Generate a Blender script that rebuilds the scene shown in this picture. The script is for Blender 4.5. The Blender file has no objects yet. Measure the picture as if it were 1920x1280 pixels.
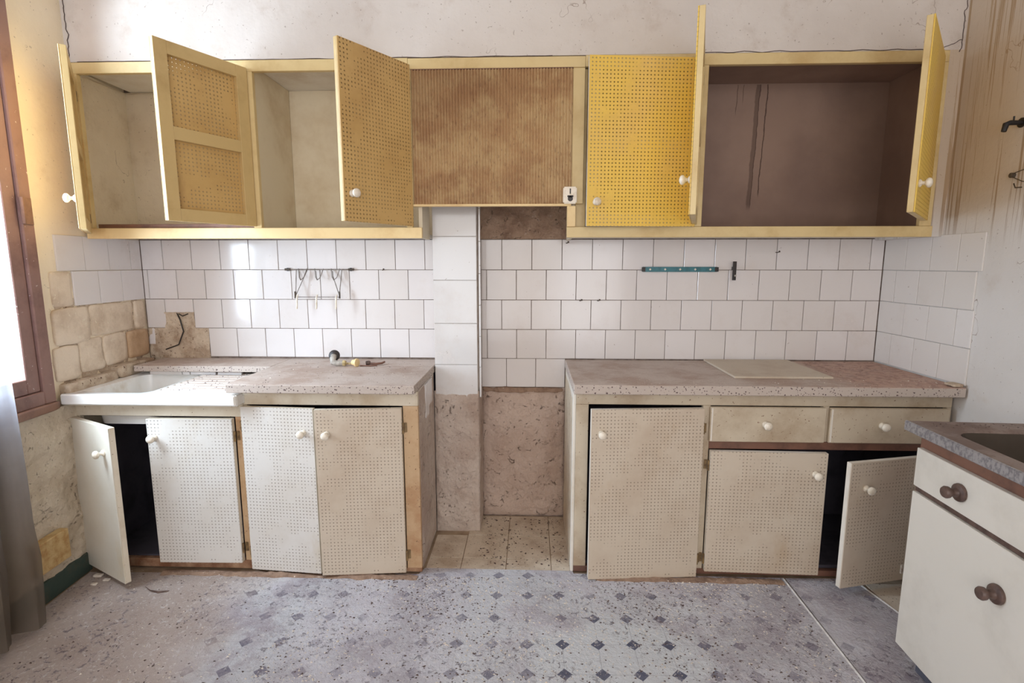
import bpy, bmesh, math, random
from mathutils import Vector, Matrix, noise
PI = math.pi
rnd = random.Random(7)
scene = bpy.context.scene
COL = scene.collection

# ------------------------------------------------------------------ camera, world, lights, exposure
cam_data = bpy.data.cameras.new('camera')
cam_data.sensor_width = 36.0
cam_data.lens = 18.558
cam_data.clip_start = 0.02
cam = bpy.data.objects.new('camera', cam_data)
cam.location = (0.0166, -2.6923, 1.3475)
cam.rotation_euler = (PI / 2 - 0.1453, 0.0, 0.0361)
COL.objects.link(cam)
scene.camera = cam

scene.view_settings.view_transform = 'Standard'
scene.view_settings.look = 'None'
scene.view_settings.gamma = 1.0
scene.view_settings.use_curve_mapping = False
scene.view_settings.exposure = 0.14

world = bpy.data.worlds.new('world')
scene.world = world
world.use_nodes = True
wn = world.node_tree
wn.nodes.clear()
wo = wn.nodes.new('ShaderNodeOutputWorld')
wb = wn.nodes.new('ShaderNodeBackground')
wb.inputs['Color'].default_value = (0.86, 0.93, 1.0, 1)
wb.inputs['Strength'].default_value = 1.6
wn.links.new(wb.outputs[0], wo.inputs[0])


def area_light(name, loc, target, sx, sy, power, color):
    l = bpy.data.lights.new(name, 'AREA')
    l.shape = 'RECTANGLE'
    l.size = sx
    l.size_y = sy
    l.energy = power
    l.color = color
    o = bpy.data.objects.new(name, l)
    o.location = loc
    d = Vector(target) - Vector(loc)
    o.rotation_euler = d.to_track_quat('-Z', 'Y').to_euler()
    COL.objects.link(o)
    return o


# daylight through the window in the left wall; added fill light behind the viewer
area_light('window_daylight', (-2.13, -1.04, 1.66), (1.0, -0.9, 1.25), 0.62, 1.5, 118, (0.76, 0.87, 1.0))
area_light('rear_fill_light', (0.0, -4.62, 1.45), (0.0, 0.0, 1.2), 2.6, 2.1, 40, (1.0, 0.93, 0.87))


# ------------------------------------------------------------------ helpers
def lin(c):
    if isinstance(c, (int, float)):
        c = (c, c, c)
    return tuple(((v / 255.0) / 12.92 if v / 255.0 <= 0.04045 else ((v / 255.0 + 0.055) / 1.055) ** 2.4) for v in c[:3]) + (1.0,)


class NT:
    """small wrapper for building node materials"""

    def __init__(self, name):
        self.m = bpy.data.materials.new(name)
        self.m.use_nodes = True
        self.t = self.m.node_tree
        self.t.nodes.clear()
        self.out = self.t.nodes.new('ShaderNodeOutputMaterial')
        self.b = self.t.nodes.new('ShaderNodeBsdfPrincipled')
        self.t.links.new(self.b.outputs[0], self.out.inputs[0])
        self.tc = self.t.nodes.new('ShaderNodeTexCoord')
        self.obj = self.tc.outputs['Object']
        geo = self.t.nodes.new('ShaderNodeNewGeometry')
        self.pos = geo.outputs['Position']
        self.nrm = geo.outputs['Normal']

    def put(self, sock, v):
        if hasattr(v, 'is_output') or isinstance(v, bpy.types.NodeSocket):
            self.t.links.new(v, sock)
        else:
            sock.default_value = v

    def noise(self, scale, detail=4, rough=0.6, vec=None, dist=0.0):
        n = self.t.nodes.new('ShaderNodeTexNoise')
        n.inputs['Scale'].default_value = scale
        n.inputs['Detail'].default_value = detail
        n.inputs['Roughness'].default_value = rough
        n.inputs['Distortion'].default_value = dist
        self.t.links.new(vec or self.pos, n.inputs['Vector'])
        return n.outputs['Fac']

    def voro(self, scale, vec=None, feature='F1'):
        n = self.t.nodes.new('ShaderNodeTexVoronoi')
        n.feature = feature
        n.inputs['Scale'].default_value = scale
        self.t.links.new(vec or self.pos, n.inputs['Vector'])
        return n.outputs['Distance']

    def math(self, op, a, b=0.0, c=None, clamp=False):
        n = self.t.nodes.new('ShaderNodeMath')
        n.operation = op
        n.use_clamp = clamp
        self.put(n.inputs[0], a)
        self.put(n.inputs[1], b)
        if c is not None:
            self.put(n.inputs[2], c)
        return n.outputs[0]

    def step(self, v, lo, hi):
        n = self.t.nodes.new('ShaderNodeMapRange')
        n.interpolation_type = 'SMOOTHSTEP'
        self.put(n.inputs['Value'], v)
        n.inputs['From Min'].default_value = lo
        n.inputs['From Max'].default_value = hi
        return n.outputs[0]

    def mix(self, f, a, b):
        n = self.t.nodes.new('ShaderNodeMix')
        n.data_type = 'RGBA'
        self.put(n.inputs[0], f)
        self.put(n.inputs[6], a)
        self.put(n.inputs[7], b)
        return n.outputs[2]

    def scalevec(self, s, vec=None):
        n = self.t.nodes.new('ShaderNodeMapping')
        n.inputs['Scale'].default_value = s
        self.t.links.new(vec or self.pos, n.inputs['Vector'])
        return n.outputs[0]

    def sep(self, vec=None):
        n = self.t.nodes.new('ShaderNodeSeparateXYZ')
        self.t.links.new(vec or self.pos, n.inputs[0])
        return n.outputs

    def bump(self, h, strength=0.3, dist=0.01, prev=None):
        n = self.t.nodes.new('ShaderNodeBump')
        n.inputs['Strength'].default_value = strength
        n.inputs['Distance'].default_value = dist
        self.t.links.new(h, n.inputs['Height'])
        if prev is not None:
            self.t.links.new(prev, n.inputs['Normal'])
        self.t.links.new(n.outputs[0], self.b.inputs['Normal'])
        return n.outputs[0]

    def done(self, color, rough=0.6, metal=0.0, spec=None):
        self.put(self.b.inputs['Base Color'], color)
        self.put(self.b.inputs['Roughness'], rough)
        self.put(self.b.inputs['Metallic'], metal)
        if spec is not None:
            self.b.inputs['Specular IOR Level'].default_value = spec
        return self.m

    def objrand(self):
        n = self.t.nodes.new('ShaderNodeObjectInfo')
        return n.outputs['Random']


M = {}


def dirty(name, base, dirt, amount=0.5, scale=4.0, rough=0.6, bump=0.15, speck=None, fine=60, bdist=0.003, dens=0.0):
    n = NT(name)
    a = n.step(n.noise(scale, 6, 0.65), 0.62 - amount * 0.45, 0.85 - amount * 0.2)
    c = n.mix(a, lin(base), lin(dirt))
    if speck:
        s = n.step(n.noise(fine * 1.5, 3, 0.6), 0.66 - dens, 0.70 - dens)
        c = n.mix(s, c, lin(speck))
    if bump:
        n.bump(n.noise(fine, 5, 0.6), bump, bdist)
    M[name] = n.done(c, rough)
    return M[name]


# painted wood and cabinet faces
dirty('yellow_paint', (222, 198, 146), (200, 170, 116), 0.45, 5, 0.45, 0.08)
dirty('peach_paint', (238, 210, 156), (220, 184, 128), 0.4, 6, 0.45, 0.08)
dirty('tan_paint', (206, 178, 124), (184, 154, 102), 0.4, 5, 0.5, 0.08)
dirty('dusty_board', (206, 192, 174), (188, 168, 148), 0.4, 5, 0.7, 0.2, speck=(140, 116, 100), fine=90, dens=-0.02)
dirty('rusty_paint', (208, 178, 142), (180, 138, 100), 0.6, 7, 0.6, 0.2, speck=(120, 84, 58), dens=0.0)
dirty('pale_edge', (222, 218, 216), (180, 172, 170), 0.5, 30, 0.6, 0.1)
dirty('brown_dirt', (160, 132, 112), (122, 96, 80), 0.6, 20, 0.95, 0.9, speck=(206, 188, 172), fine=50, bdist=0.008)
dirty('cream_paint', (222, 212, 194), (190, 170, 142), 0.5, 4, 0.55, 0.1, speck=(120, 92, 70), dens=-0.02)
dirty('lower_frame_paint', (204, 190, 168), (172, 150, 124), 0.5, 5, 0.55, 0.12, speck=(118, 84, 60), dens=-0.01)
dirty('ledge_wood', (205, 170, 140), (128, 84, 58), 0.9, 9, 0.8, 0.5)
dirty('interior_white', (232, 226, 216), (202, 186, 162), 0.4, 3, 0.6, 0.06)
dirty('interior_cream', (226, 214, 190), (202, 182, 150), 0.5, 3, 0.6, 0.06)
dirty('knob_plastic', (238, 228, 212), (196, 178, 150), 0.35, 30, 0.3, 0.0)
dirty('hinge_metal', (150, 124, 84), (88, 66, 46), 0.6, 40, 0.45, 0.1)
dirty('brown_wood', (140, 104, 86), (100, 70, 60), 0.5, 8, 0.5, 0.15, speck=(176, 150, 134), fine=70, dens=-0.03)
dirty('window_wood', (142, 108, 97), (110, 78, 68), 0.5, 6, 0.5, 0.2, speck=(206, 190, 182), fine=45, dens=-0.03)
dirty('brown_laminate', (130, 92, 76), (98, 70, 60), 0.5, 12, 0.5, 0.1)
dirty('knob_wood', (104, 82, 74), (66, 50, 46), 0.6, 30, 0.45, 0.15)
dirty('white_laminate', (226, 221, 212), (206, 200, 190), 0.4, 3, 0.4, 0.02)
dirty('shaded_interior', (84, 80, 92), (60, 56, 64), 0.5, 6, 0.9, 0.1)  # shade inside the base cupboards, put into a dark board colour
dirty('plinth_blue', (92, 94, 108), (70, 70, 80), 0.5, 12, 0.7, 0.1)
dirty('green_skirting', (62, 80, 74), (96, 88, 72), 0.45, 9, 0.7, 0.2)
dirty('pale_ledge_block', (214, 186, 134), (178, 132, 76), 0.6, 20, 0.7, 0.4)
dirty('stone', (228, 210, 188), (202, 180, 156), 0.5, 8, 0.9, 0.9, speck=(228, 214, 192), fine=40, bdist=0.006, dens=0.02)
dirty('orange_stone', (204, 172, 140), (178, 146, 114), 0.6, 10, 0.9, 0.8, fine=40, bdist=0.006)
dirty('mortar', (208, 190, 168), (164, 138, 114), 0.6, 12, 0.95, 1.0, speck=(104, 78, 60), fine=45, bdist=0.008, dens=0.03)
dirty('black_iron', (48, 40, 38), (30, 26, 26), 0.5, 30, 0.45, 0.1)
dirty('wire', (140, 132, 126), (100, 88, 80), 0.5, 60, 0.35, 0.0)
dirty('wire_dark', (84, 72, 60), (54, 44, 40), 0.5, 60, 0.5, 0.0)
dirty('teal_plastic', (62, 124, 134), (48, 96, 106), 0.5, 40, 0.4, 0.05)
dirty('brass', (196, 176, 130), (132, 108, 76), 0.5, 50, 0.35, 0.1)
dirty('old_chrome', (190, 184, 176), (120, 106, 94), 0.6, 40, 0.3, 0.1)
dirty('sink_ceramic', (240, 238, 234), (206, 190, 168), 0.3, 4, 0.12, 0.02)
dirty('flake_light', (226, 216, 204), (190, 170, 150), 0.5, 30, 0.8, 0.0)
dirty('flake_dark', (96, 78, 72), (64, 54, 54), 0.5, 30, 0.9, 0.0)
dirty('flake_rose', (170, 140, 130), (138, 108, 98), 0.5, 30, 0.9, 0.0)


def mat_tile(name, base, warm, rough=0.12):
    n = NT(name)
    r = n.objrand()
    c = n.mix(r, lin(base), lin(warm))
    d = n.step(n.noise(3.5, 6, 0.7), 0.5, 0.8)
    c = n.mix(n.math('MULTIPLY', d, 0.35), c, lin((196, 178, 166)))
    s = n.step(n.noise(55, 2, 0.5), 0.73, 0.77)
    c = n.mix(n.math('MULTIPLY', s, 0.5), c, lin((140, 116, 100)))
    rr = n.math('ADD', n.math('MULTIPLY', d, 0.3), rough)
    n.bump(n.noise(14, 2, 0.5), 0.03, 0.01)
    M[name] = n.done(c, rr)


mat_tile('white_tile', (228, 222, 221), (222, 215, 212))
mat_tile('pillar_tile', (226, 224, 224), (220, 216, 214))
mat_tile('painted_tile', (228, 223, 220), (222, 216, 211), 0.35)

# grout / bedding behind tiles
dirty('grout', (150, 134, 124), (104, 86, 76), 0.6, 20, 0.95, 0.3)
dirty('grout_light', (212, 202, 194), (176, 160, 148), 0.5, 20, 0.95, 0.2)


def mat_plaster(name, base, second, stain, amt=0.5, crack=True, streak=False, sx=1.2, bstr=0.25):
    n = NT(name)
    a = n.step(n.noise(sx, 5, 0.6), 0.35, 0.7)
    c = n.mix(a, lin(base), lin(second))
    b = n.step(n.noise(sx * 4.3, 7, 0.7), 0.66 - amt * 0.2, 0.86 - amt * 0.1)
    c = n.mix(n.math('MULTIPLY', b, 0.55), c, lin(stain))
    sp = n.step(n.noise(90, 2, 0.5), 0.70, 0.74)
    c = n.mix(n.math('MULTIPLY', sp, 0.5), c, lin((132, 112, 96)))
    h = n.noise(38, 6, 0.6)
    if crack:
        k = n.math('ABSOLUTE', n.math('SUBTRACT', n.noise(0.8, 6, 0.62, None, 0.0), 0.5))
        k = n.math('SUBTRACT', 1.0, n.step(k, 0.0003, 0.0014))
        gate = n.step(n.noise(3.1, 2, 0.5), 0.56, 0.62)
        k = n.math('MULTIPLY', k, gate)
        c = n.mix(n.math('MULTIPLY', k, 0.75), c, lin((128, 104, 88)))
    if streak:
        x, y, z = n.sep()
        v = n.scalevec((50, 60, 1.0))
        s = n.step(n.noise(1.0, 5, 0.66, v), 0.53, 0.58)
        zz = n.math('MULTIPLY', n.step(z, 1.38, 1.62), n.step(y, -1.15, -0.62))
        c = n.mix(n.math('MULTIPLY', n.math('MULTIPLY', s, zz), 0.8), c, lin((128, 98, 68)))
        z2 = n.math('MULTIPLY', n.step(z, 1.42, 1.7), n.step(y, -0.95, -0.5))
        c = n.mix(n.math('MULTIPLY', z2, 0.6), c, lin((190, 160, 122)))  # brown tint: wall staining plus the rightmost door's shadow, put into the colour
    if bstr > 0.7:
        gr = n.step(n.noise(30, 6, 0.75, None, 1.2), 0.60, 0.66)
        c = n.mix(n.math('MULTIPLY', gr, 0.5), c, lin((118, 94, 80)))
        h = n.math('SUBTRACT', h, n.math('MULTIPLY', gr, 0.6))
    n.bump(h, bstr, 0.006 if bstr < 0.7 else 0.012)
    M[name] = n.done(c, 0.85)


mat_plaster('upper_plaster', (222, 214, 208), (206, 196, 189), (176, 156, 142), amt=0.7)
mat_plaster('left_plaster', (244, 230, 206), (234, 217, 190), (208, 188, 162))
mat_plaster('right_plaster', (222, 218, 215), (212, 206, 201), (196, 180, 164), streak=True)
mat_plaster('rear_plaster', (222, 214, 204), (214, 204, 192), (196, 184, 170), crack=False)
mat_plaster('compartment_plaster', (226, 214, 196), (208, 192, 170), (172, 148, 118), amt=0.8, bstr=0.5)
mat_plaster('rough_plaster', (206, 190, 178), (182, 160, 146), (158, 132, 116), amt=0.9, sx=3, bstr=1.0, crack=False)
mat_plaster('damp_plaster', (204, 182, 168), (178, 152, 136), (150, 122, 104), amt=0.6, sx=2.5, bstr=1.0, crack=False)
mat_plaster('sooty_plaster', (176, 148, 126), (128, 100, 82), (224, 208, 194), amt=0.5, crack=False, sx=7, bstr=1.0)
mat_plaster('left_low_plaster', (222, 208, 188), (198, 180, 156), (158, 132, 106), amt=0.6, sx=3, bstr=0.8)


def mat_peg(name, base, second, pitch, hole_r, see_through, fade, rough=0.5, stain=None):
    """perforated hardboard painted over: a regular grid of small holes in object x/z"""
    n = NT(name)
    x, y, z = n.sep(n.obj)

    def cell(s):
        f = n.math('FRACT', n.math('ADD', n.math('DIVIDE', s, pitch), 100.5))
        return n.math('SUBTRACT', f, 0.5)
    cx, cz = cell(x), cell(z)
    d = n.math('SQRT', n.math('ADD', n.math('POWER', cx, 2.0), n.math('POWER', cz, 2.0)))
    r = hole_r / pitch
    hole = n.math('SUBTRACT', 1.0, n.step(d, r * 0.85, r * 1.2))
    ny = n.math('ABSOLUTE', n.sep(n.tc.outputs['Normal'])[1])
    hole = n.math('MULTIPLY', hole, n.step(ny, 0.6, 0.8))
    openm = n.step(n.noise(9, 3, 0.6, n.obj), fade - 0.03, fade + 0.05)
    hole = n.math('MULTIPLY', hole, openm)
    a = n.step(n.noise(3.2, 6, 0.65, n.obj), 0.4, 0.7)
    c = n.mix(a, lin(base), lin(second))
    if stain:
        st = n.step(n.noise(5, 5, 0.7, n.scalevec((1, 1, 0.5), n.obj)), 0.55, 0.75)
        c = n.mix(n.math('MULTIPLY', st, 0.5), c, lin(stain))
    c = n.mix(n.math('MULTIPLY', hole, 0.7 if not see_through else 0.35), c, lin((104, 84, 68)))
    n.put(n.b.inputs['Base Color'], c)
    n.b.inputs['Roughness'].default_value = rough
    hh = n.math('SUBTRACT', n.math('MULTIPLY', n.noise(70, 3, 0.6), 0.15), hole)
    n.bump(hh, 0.5, 0.002)
    if see_through:
        tr = n.t.nodes.new('ShaderNodeBsdfTransparent')
        mx = n.t.nodes.new('ShaderNodeMixShader')
        core = n.math('SUBTRACT', 1.0, n.step(d, r * 0.7, r * 0.9))
        core = n.math('MULTIPLY', core, n.math('MULTIPLY', n.step(ny, 0.6, 0.8), openm))
        n.t.links.new(core, mx.inputs[0])
        n.t.links.new(n.b.outputs[0], mx.inputs[1])
        n.t.links.new(tr.outputs[0], mx.inputs[2])
        n.t.links.new(mx.outputs[0], n.out.inputs[0])
    M[name] = n.m


mat_peg('peg_tan', (206, 170, 110), (190, 152, 94), 0.0155, 0.0031, True, 0.44, stain=(172, 134, 84))
mat_peg('peg_yellow', (236, 198, 90), (228, 190, 106), 0.0150, 0.0028, True, 0.40, stain=(206, 168, 96))
mat_peg('peg_beige', (208, 194, 176), (196, 178, 158), 0.0150, 0.0024, False, 0.46, stain=(184, 156, 122))
mat_peg('peg_beige_lit', (222, 218, 213), (214, 207, 198), 0.0150, 0.0024, False, 0.46, stain=(198, 184, 160))  # the beige board again, paler: cool window light put into the colour
mat_peg('peg_flat', (224, 218, 206), (216, 208, 192), 0.0150, 0.0022, False, 0.72, stain=(212, 192, 156))


def mat_soot_board():
    n = NT('greasy_ribbed_board')
    x, y, z = n.sep()
    a = n.step(n.noise(2.2, 5, 0.6), 0.38, 0.66)
    c = n.mix(a, lin((190, 152, 108)), lin((160, 120, 82)))
    g = n.math('MULTIPLY', n.step(n.noise(4, 7, 0.75), 0.42, 0.62), 0.75)
    c = n.mix(g, c, lin((206, 178, 132)))
    top = n.math('MULTIPLY', n.step(z, 1.75, 2.15), n.math('SUBTRACT', 1.0, n.step(x, -0.4, 0.1)))
    c = n.mix(n.math('MULTIPLY', top, 0.45), c, lin((128, 88, 56)))
    s = n.step(n.noise(120, 2, 0.5, n.scalevec((1, 1, 0.35))), 0.62, 0.68)
    c = n.mix(n.math('MULTIPLY', s, 0.45), c, lin((112, 76, 46)))
    n.bump(n.noise(90, 3, 0.6), 0.3, 0.002)
    M['greasy_board'] = n.done(c, 0.5)


mat_soot_board()


def mat_brown_interior():
    n = NT('smoked_back_wall')
    x, y, z = n.sep()
    a = n.step(n.noise(1.6, 5, 0.6), 0.35, 0.7)
    c = n.mix(a, lin((162, 136, 122)), lin((136, 112, 102)))
    wob = n.math('MULTIPLY', n.math('SUBTRACT', n.noise(7, 4, 0.6), 0.5), 0.03)
    for x0, w_, zb, k in ((0.990, 0.003, 2.04, 0.6), (1.020, 0.0025, 2.09, 0.6), (1.088, 0.011, 1.60, 0.55), (1.098, 0.003, 1.60, 0.8), (1.132, 0.0035, 1.66, 0.85)):
        xx = n.math('ABSOLUTE', n.math('SUBTRACT', n.math('ADD', x, wob), n.math('ADD', x0, n.math('MULTIPLY', n.math('SUBTRACT', z, 2.15), 0.04))))
        d_ = n.math('MULTIPLY', n.math('SUBTRACT', 1.0, n.step(xx, w_ * 0.5, w_)), n.math('MULTIPLY', n.step(z, zb, zb + 0.04), n.math('SUBTRACT', 1.0, n.step(z, 2.186, 2.190))))
        c = n.mix(n.math('MULTIPLY', d_, k), c, lin((78, 58, 50)))
    n.bump(n.noise(60, 3, 0.6), 0.15, 0.003)
    M['smoked'] = n.done(c, 0.8)


mat_brown_interior()


def mat_terrazzo():
    n = NT('dusty_terrazzo')
    x, y, z = n.sep()
    v = n.voro(110)
    chip = n.math('SUBTRACT', 1.0, n.step(v, 0.26, 0.38))
    pick = n.step(n.noise(90, 1, 0.5), 0.48, 0.54)
    c = n.mix(n.math('MULTIPLY', chip, pick), lin((192, 178, 168)), lin((92, 74, 72)))
    c2 = n.mix(n.step(n.noise(5, 5, 0.7), 0.4, 0.65), lin((200, 184, 174)), lin((176, 152, 138)))
    sp = n.step(n.noise(130, 3, 0.6), 0.62, 0.68)
    c2 = n.mix(n.math('MULTIPLY', sp, 0.5), c2, lin((140, 112, 98)))
    up = n.sep(n.nrm)[2]
    c = n.mix(n.math('MULTIPLY', n.step(up, 0.5, 0.9), 0.9), c, c2)
    red = n.math('MULTIPLY', n.step(n.math('ADD', x, n.math('MULTIPLY', n.noise(4, 4), 0.4)), 1.42, 1.66), n.step(up, 0.5, 0.9))
    c = n.mix(n.math('MULTIPLY', red, 0.7), c, n.mix(n.step(n.noise(34, 5, 0.7), 0.45, 0.6), lin((192, 152, 134)), lin((150, 110, 96))))
    n.bump(n.noise(70, 5, 0.7), 0.35, 0.004)
    M['terrazzo'] = n.done(c, 0.75)


mat_terrazzo()


def mat_vinyl():
    n = NT('dusty_patterned_vinyl')
    x, y, z = n.sep()
    px, py, h = 0.1265, 0.140, 0.030
    yy = n.math('SUBTRACT', y, n.math('MULTIPLY', x, 0.024))

    def cell(s, off, p):
        f = n.math('FRACT', n.math('ADD', n.math('DIVIDE', n.math('SUBTRACT', s, off), p), 100.5))
        return n.math('MULTIPLY', n.math('SUBTRACT', f, 0.5), p)
    cx, cy = cell(x, 0.388, px), cell(yy, -0.979, py)
    ax, ay = n.math('ABSOLUTE', cx), n.math('ABSOLUTE', cy)
    dia = n.math('SUBTRACT', 1.0, n.step(n.math('ADD', ax, ay), h - 0.0045, h - 0.003))
    line = n.math('SUBTRACT', 1.0, n.step(n.math('MINIMUM', ax, ay), 0.0007, 0.0016))
    c = n.mix(n.math('MULTIPLY', line, 0.45), lin((218, 220, 224)), lin((146, 146, 154)))
    c = n.mix(dia, c, n.mix(n.noise(40, 3), lin((52, 58, 82)), lin((100, 104, 128))))
    # dust and plaster crumbs lying over the print
    dust1 = n.step(n.noise(2.1, 7, 0.72), 0.38, 0.55)
    left = n.math('SUBTRACT', 1.0, n.step(n.math('ADD', x, n.math('MULTIPLY', n.noise(3, 3), 0.5)), -1.05, -0.75))
    right = n.step(n.math('ADD', x, n.math('MULTIPLY', y, -0.3)), 0.78, 1.0)
    midl = n.math('SUBTRACT', 1.0, n.step(n.math('ABSOLUTE', n.math('ADD', x, 0.55)), 0.2, 0.5))
    dm = n.math('MAXIMUM', n.math('MULTIPLY', dust1, 0.95), n.math('MAXIMUM', left, n.math('MULTIPLY', midl, 0.8)))
    dm = n.math('MAXIMUM', dm, n.math('MULTIPLY', right, 0.75))
    ex = n.math('POWER', n.math('SUBTRACT', x, 0.33), 2.0)
    ey = n.math('POWER', n.math('MULTIPLY', n.math('ADD', y, 1.03), 1.7), 2.0)
    er = n.math('ADD', n.math('SQRT', n.math('ADD', ex, ey)), n.math('MULTIPLY', n.math('SUBTRACT', n.noise(5, 5, 0.7), 0.5), 0.7))
    clean = n.math('SUBTRACT', 1.0, n.step(er, 0.20, 0.42))
    dm = n.math('MULTIPLY', n.math('MAXIMUM', dm, 0.42), n.math('SUBTRACT', 1.0, n.math('MULTIPLY', clean, 0.9)))
    fine = n.step(n.noise(26, 5, 0.75), 0.36, 0.56)
    dm = n.math('MULTIPLY', dm, n.math('ADD', 0.68, n.math('MULTIPLY', fine, 0.32)))
    dcol = n.mix(n.step(n.noise(2.7, 5, 0.6), 0.4, 0.62), lin((208, 202, 210)), lin((168, 157, 165)))
    c = n.mix(dm, c, dcol)
    c = n.mix(n.math('MULTIPLY', left, 0.7), c, lin((184, 162, 144)))
    cr = n.step(n.noise(44, 6, 0.74, None, 0.8), 0.545, 0.60)
    cr = n.math('MULTIPLY', cr, n.step(n.noise(3.3, 4, 0.6), 0.44, 0.56))
    c = n.mix(n.math('MULTIPLY', cr, 0.72), c, lin((100, 90, 100)))
    li = n.step(n.noise(52, 5, 0.72, n.scalevec((1, 1, 1), n.tc.outputs['Generated']) if False else None, 0.9), 0.56, 0.63)
    c = n.mix(n.math('MULTIPLY', li, 0.6), c, lin((224, 218, 216)))
    hgt = n.math('ADD', n.noise(48, 6, 0.72), n.math('MULTIPLY', dm, 0.4))
    n.bump(hgt, 0.9, 0.014)
    M['vinyl'] = n.done(c, 0.75)


mat_vinyl()
dirty('floor_tile', (216, 202, 184), (178, 156, 134), 0.55, 7, 0.6, 0.25, speck=(92, 72, 58), fine=60, dens=0.03)
dirty('subfloor', (176, 154, 130), (134, 110, 90), 0.6, 8, 0.9, 0.5)


def mat_steel():
    n = NT('speckled_steel_edge')
    a = n.noise(130, 3, 0.6, n.scalevec((1, 0.8, 0.5)))
    c = n.mix(n.step(a, 0.42, 0.62), lin((178, 178, 184)), lin((140, 140, 148)))
    n.bump(a, 0.2, 0.002)
    M['steel_edge'] = n.done(c, 0.38, 0.6)
    n = NT('dusty_steel_top')
    a = n.step(n.noise(9, 6, 0.7), 0.4, 0.62)
    c = n.mix(a, lin((150, 134, 126)), lin((122, 102, 94)))
    s = n.step(n.noise(70, 3, 0.6), 0.62, 0.7)
    c = n.mix(n.math('MULTIPLY', s, 0.5), c, lin((88, 64, 58)))
    n.bump(n.noise(50, 4, 0.7), 0.3, 0.004)
    M['steel_top'] = n.done(c, 0.6, 0.35)
    n = NT('stained_steel_bowl')
    c = n.mix(n.noise(7, 5, 0.6), lin((112, 102, 92)), lin((84, 74, 66)))
    M['steel_bowl'] = n.done(c, 0.4, 0.55)


mat_steel()


def mat_curtain():
    n = NT('grey_voile')
    tr = n.t.nodes.new('ShaderNodeBsdfTranslucent')
    tp = n.t.nodes.new('ShaderNodeBsdfTransparent')
    m1 = n.t.nodes.new('ShaderNodeMixShader')
    m2 = n.t.nodes.new('ShaderNodeMixShader')
    x, y, z = n.sep()
    c = n.mix(n.step(z, 0.2, 0.9), lin((122, 110, 98)), lin((172, 172, 180)))
    c = n.mix(n.math('MULTIPLY', n.noise(14, 5), 0.4), c, lin((96, 86, 80)))
    n.put(n.b.inputs['Base Color'], c)
    n.b.inputs['Roughness'].default_value = 0.9
    n.put(tr.inputs['Color'], c)
    m1.inputs[0].default_value = 0.45
    n.t.links.new(n.b.outputs[0], m1.inputs[1])
    n.t.links.new(tr.outputs[0], m1.inputs[2])
    m2.inputs[0].default_value = 0.16
    n.t.links.new(m1.outputs[0], m2.inputs[1])
    n.t.links.new(tp.outputs[0], m2.inputs[2])
    n.t.links.new(m2.outputs[0], n.out.inputs[0])
    M['curtain'] = n.m


mat_curtain()


def mat_glass():
    n = NT('window_glass')
    tp = n.t.nodes.new('ShaderNodeBsdfTransparent')
    tp.inputs['Color'].default_value = (0.93, 0.96, 0.97, 1)
    gl = n.t.nodes.new('ShaderNodeBsdfGlossy')
    gl.inputs['Roughness'].default_value = 0.03
    mx = n.t.nodes.new('ShaderNodeMixShader')
    mx.inputs[0].default_value = 0.06
    n.t.links.new(tp.outputs[0], mx.inputs[1])
    n.t.links.new(gl.outputs[0], mx.inputs[2])
    n.t.links.new(mx.outputs[0], n.out.inputs[0])
    M['glass'] = n.m


mat_glass()
# a plain dirty-brown paint for the blocks of dark things
dirty('rubber_black', (30, 28, 30), (46, 40, 40), 0.4, 30, 0.5, 0.0)


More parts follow.
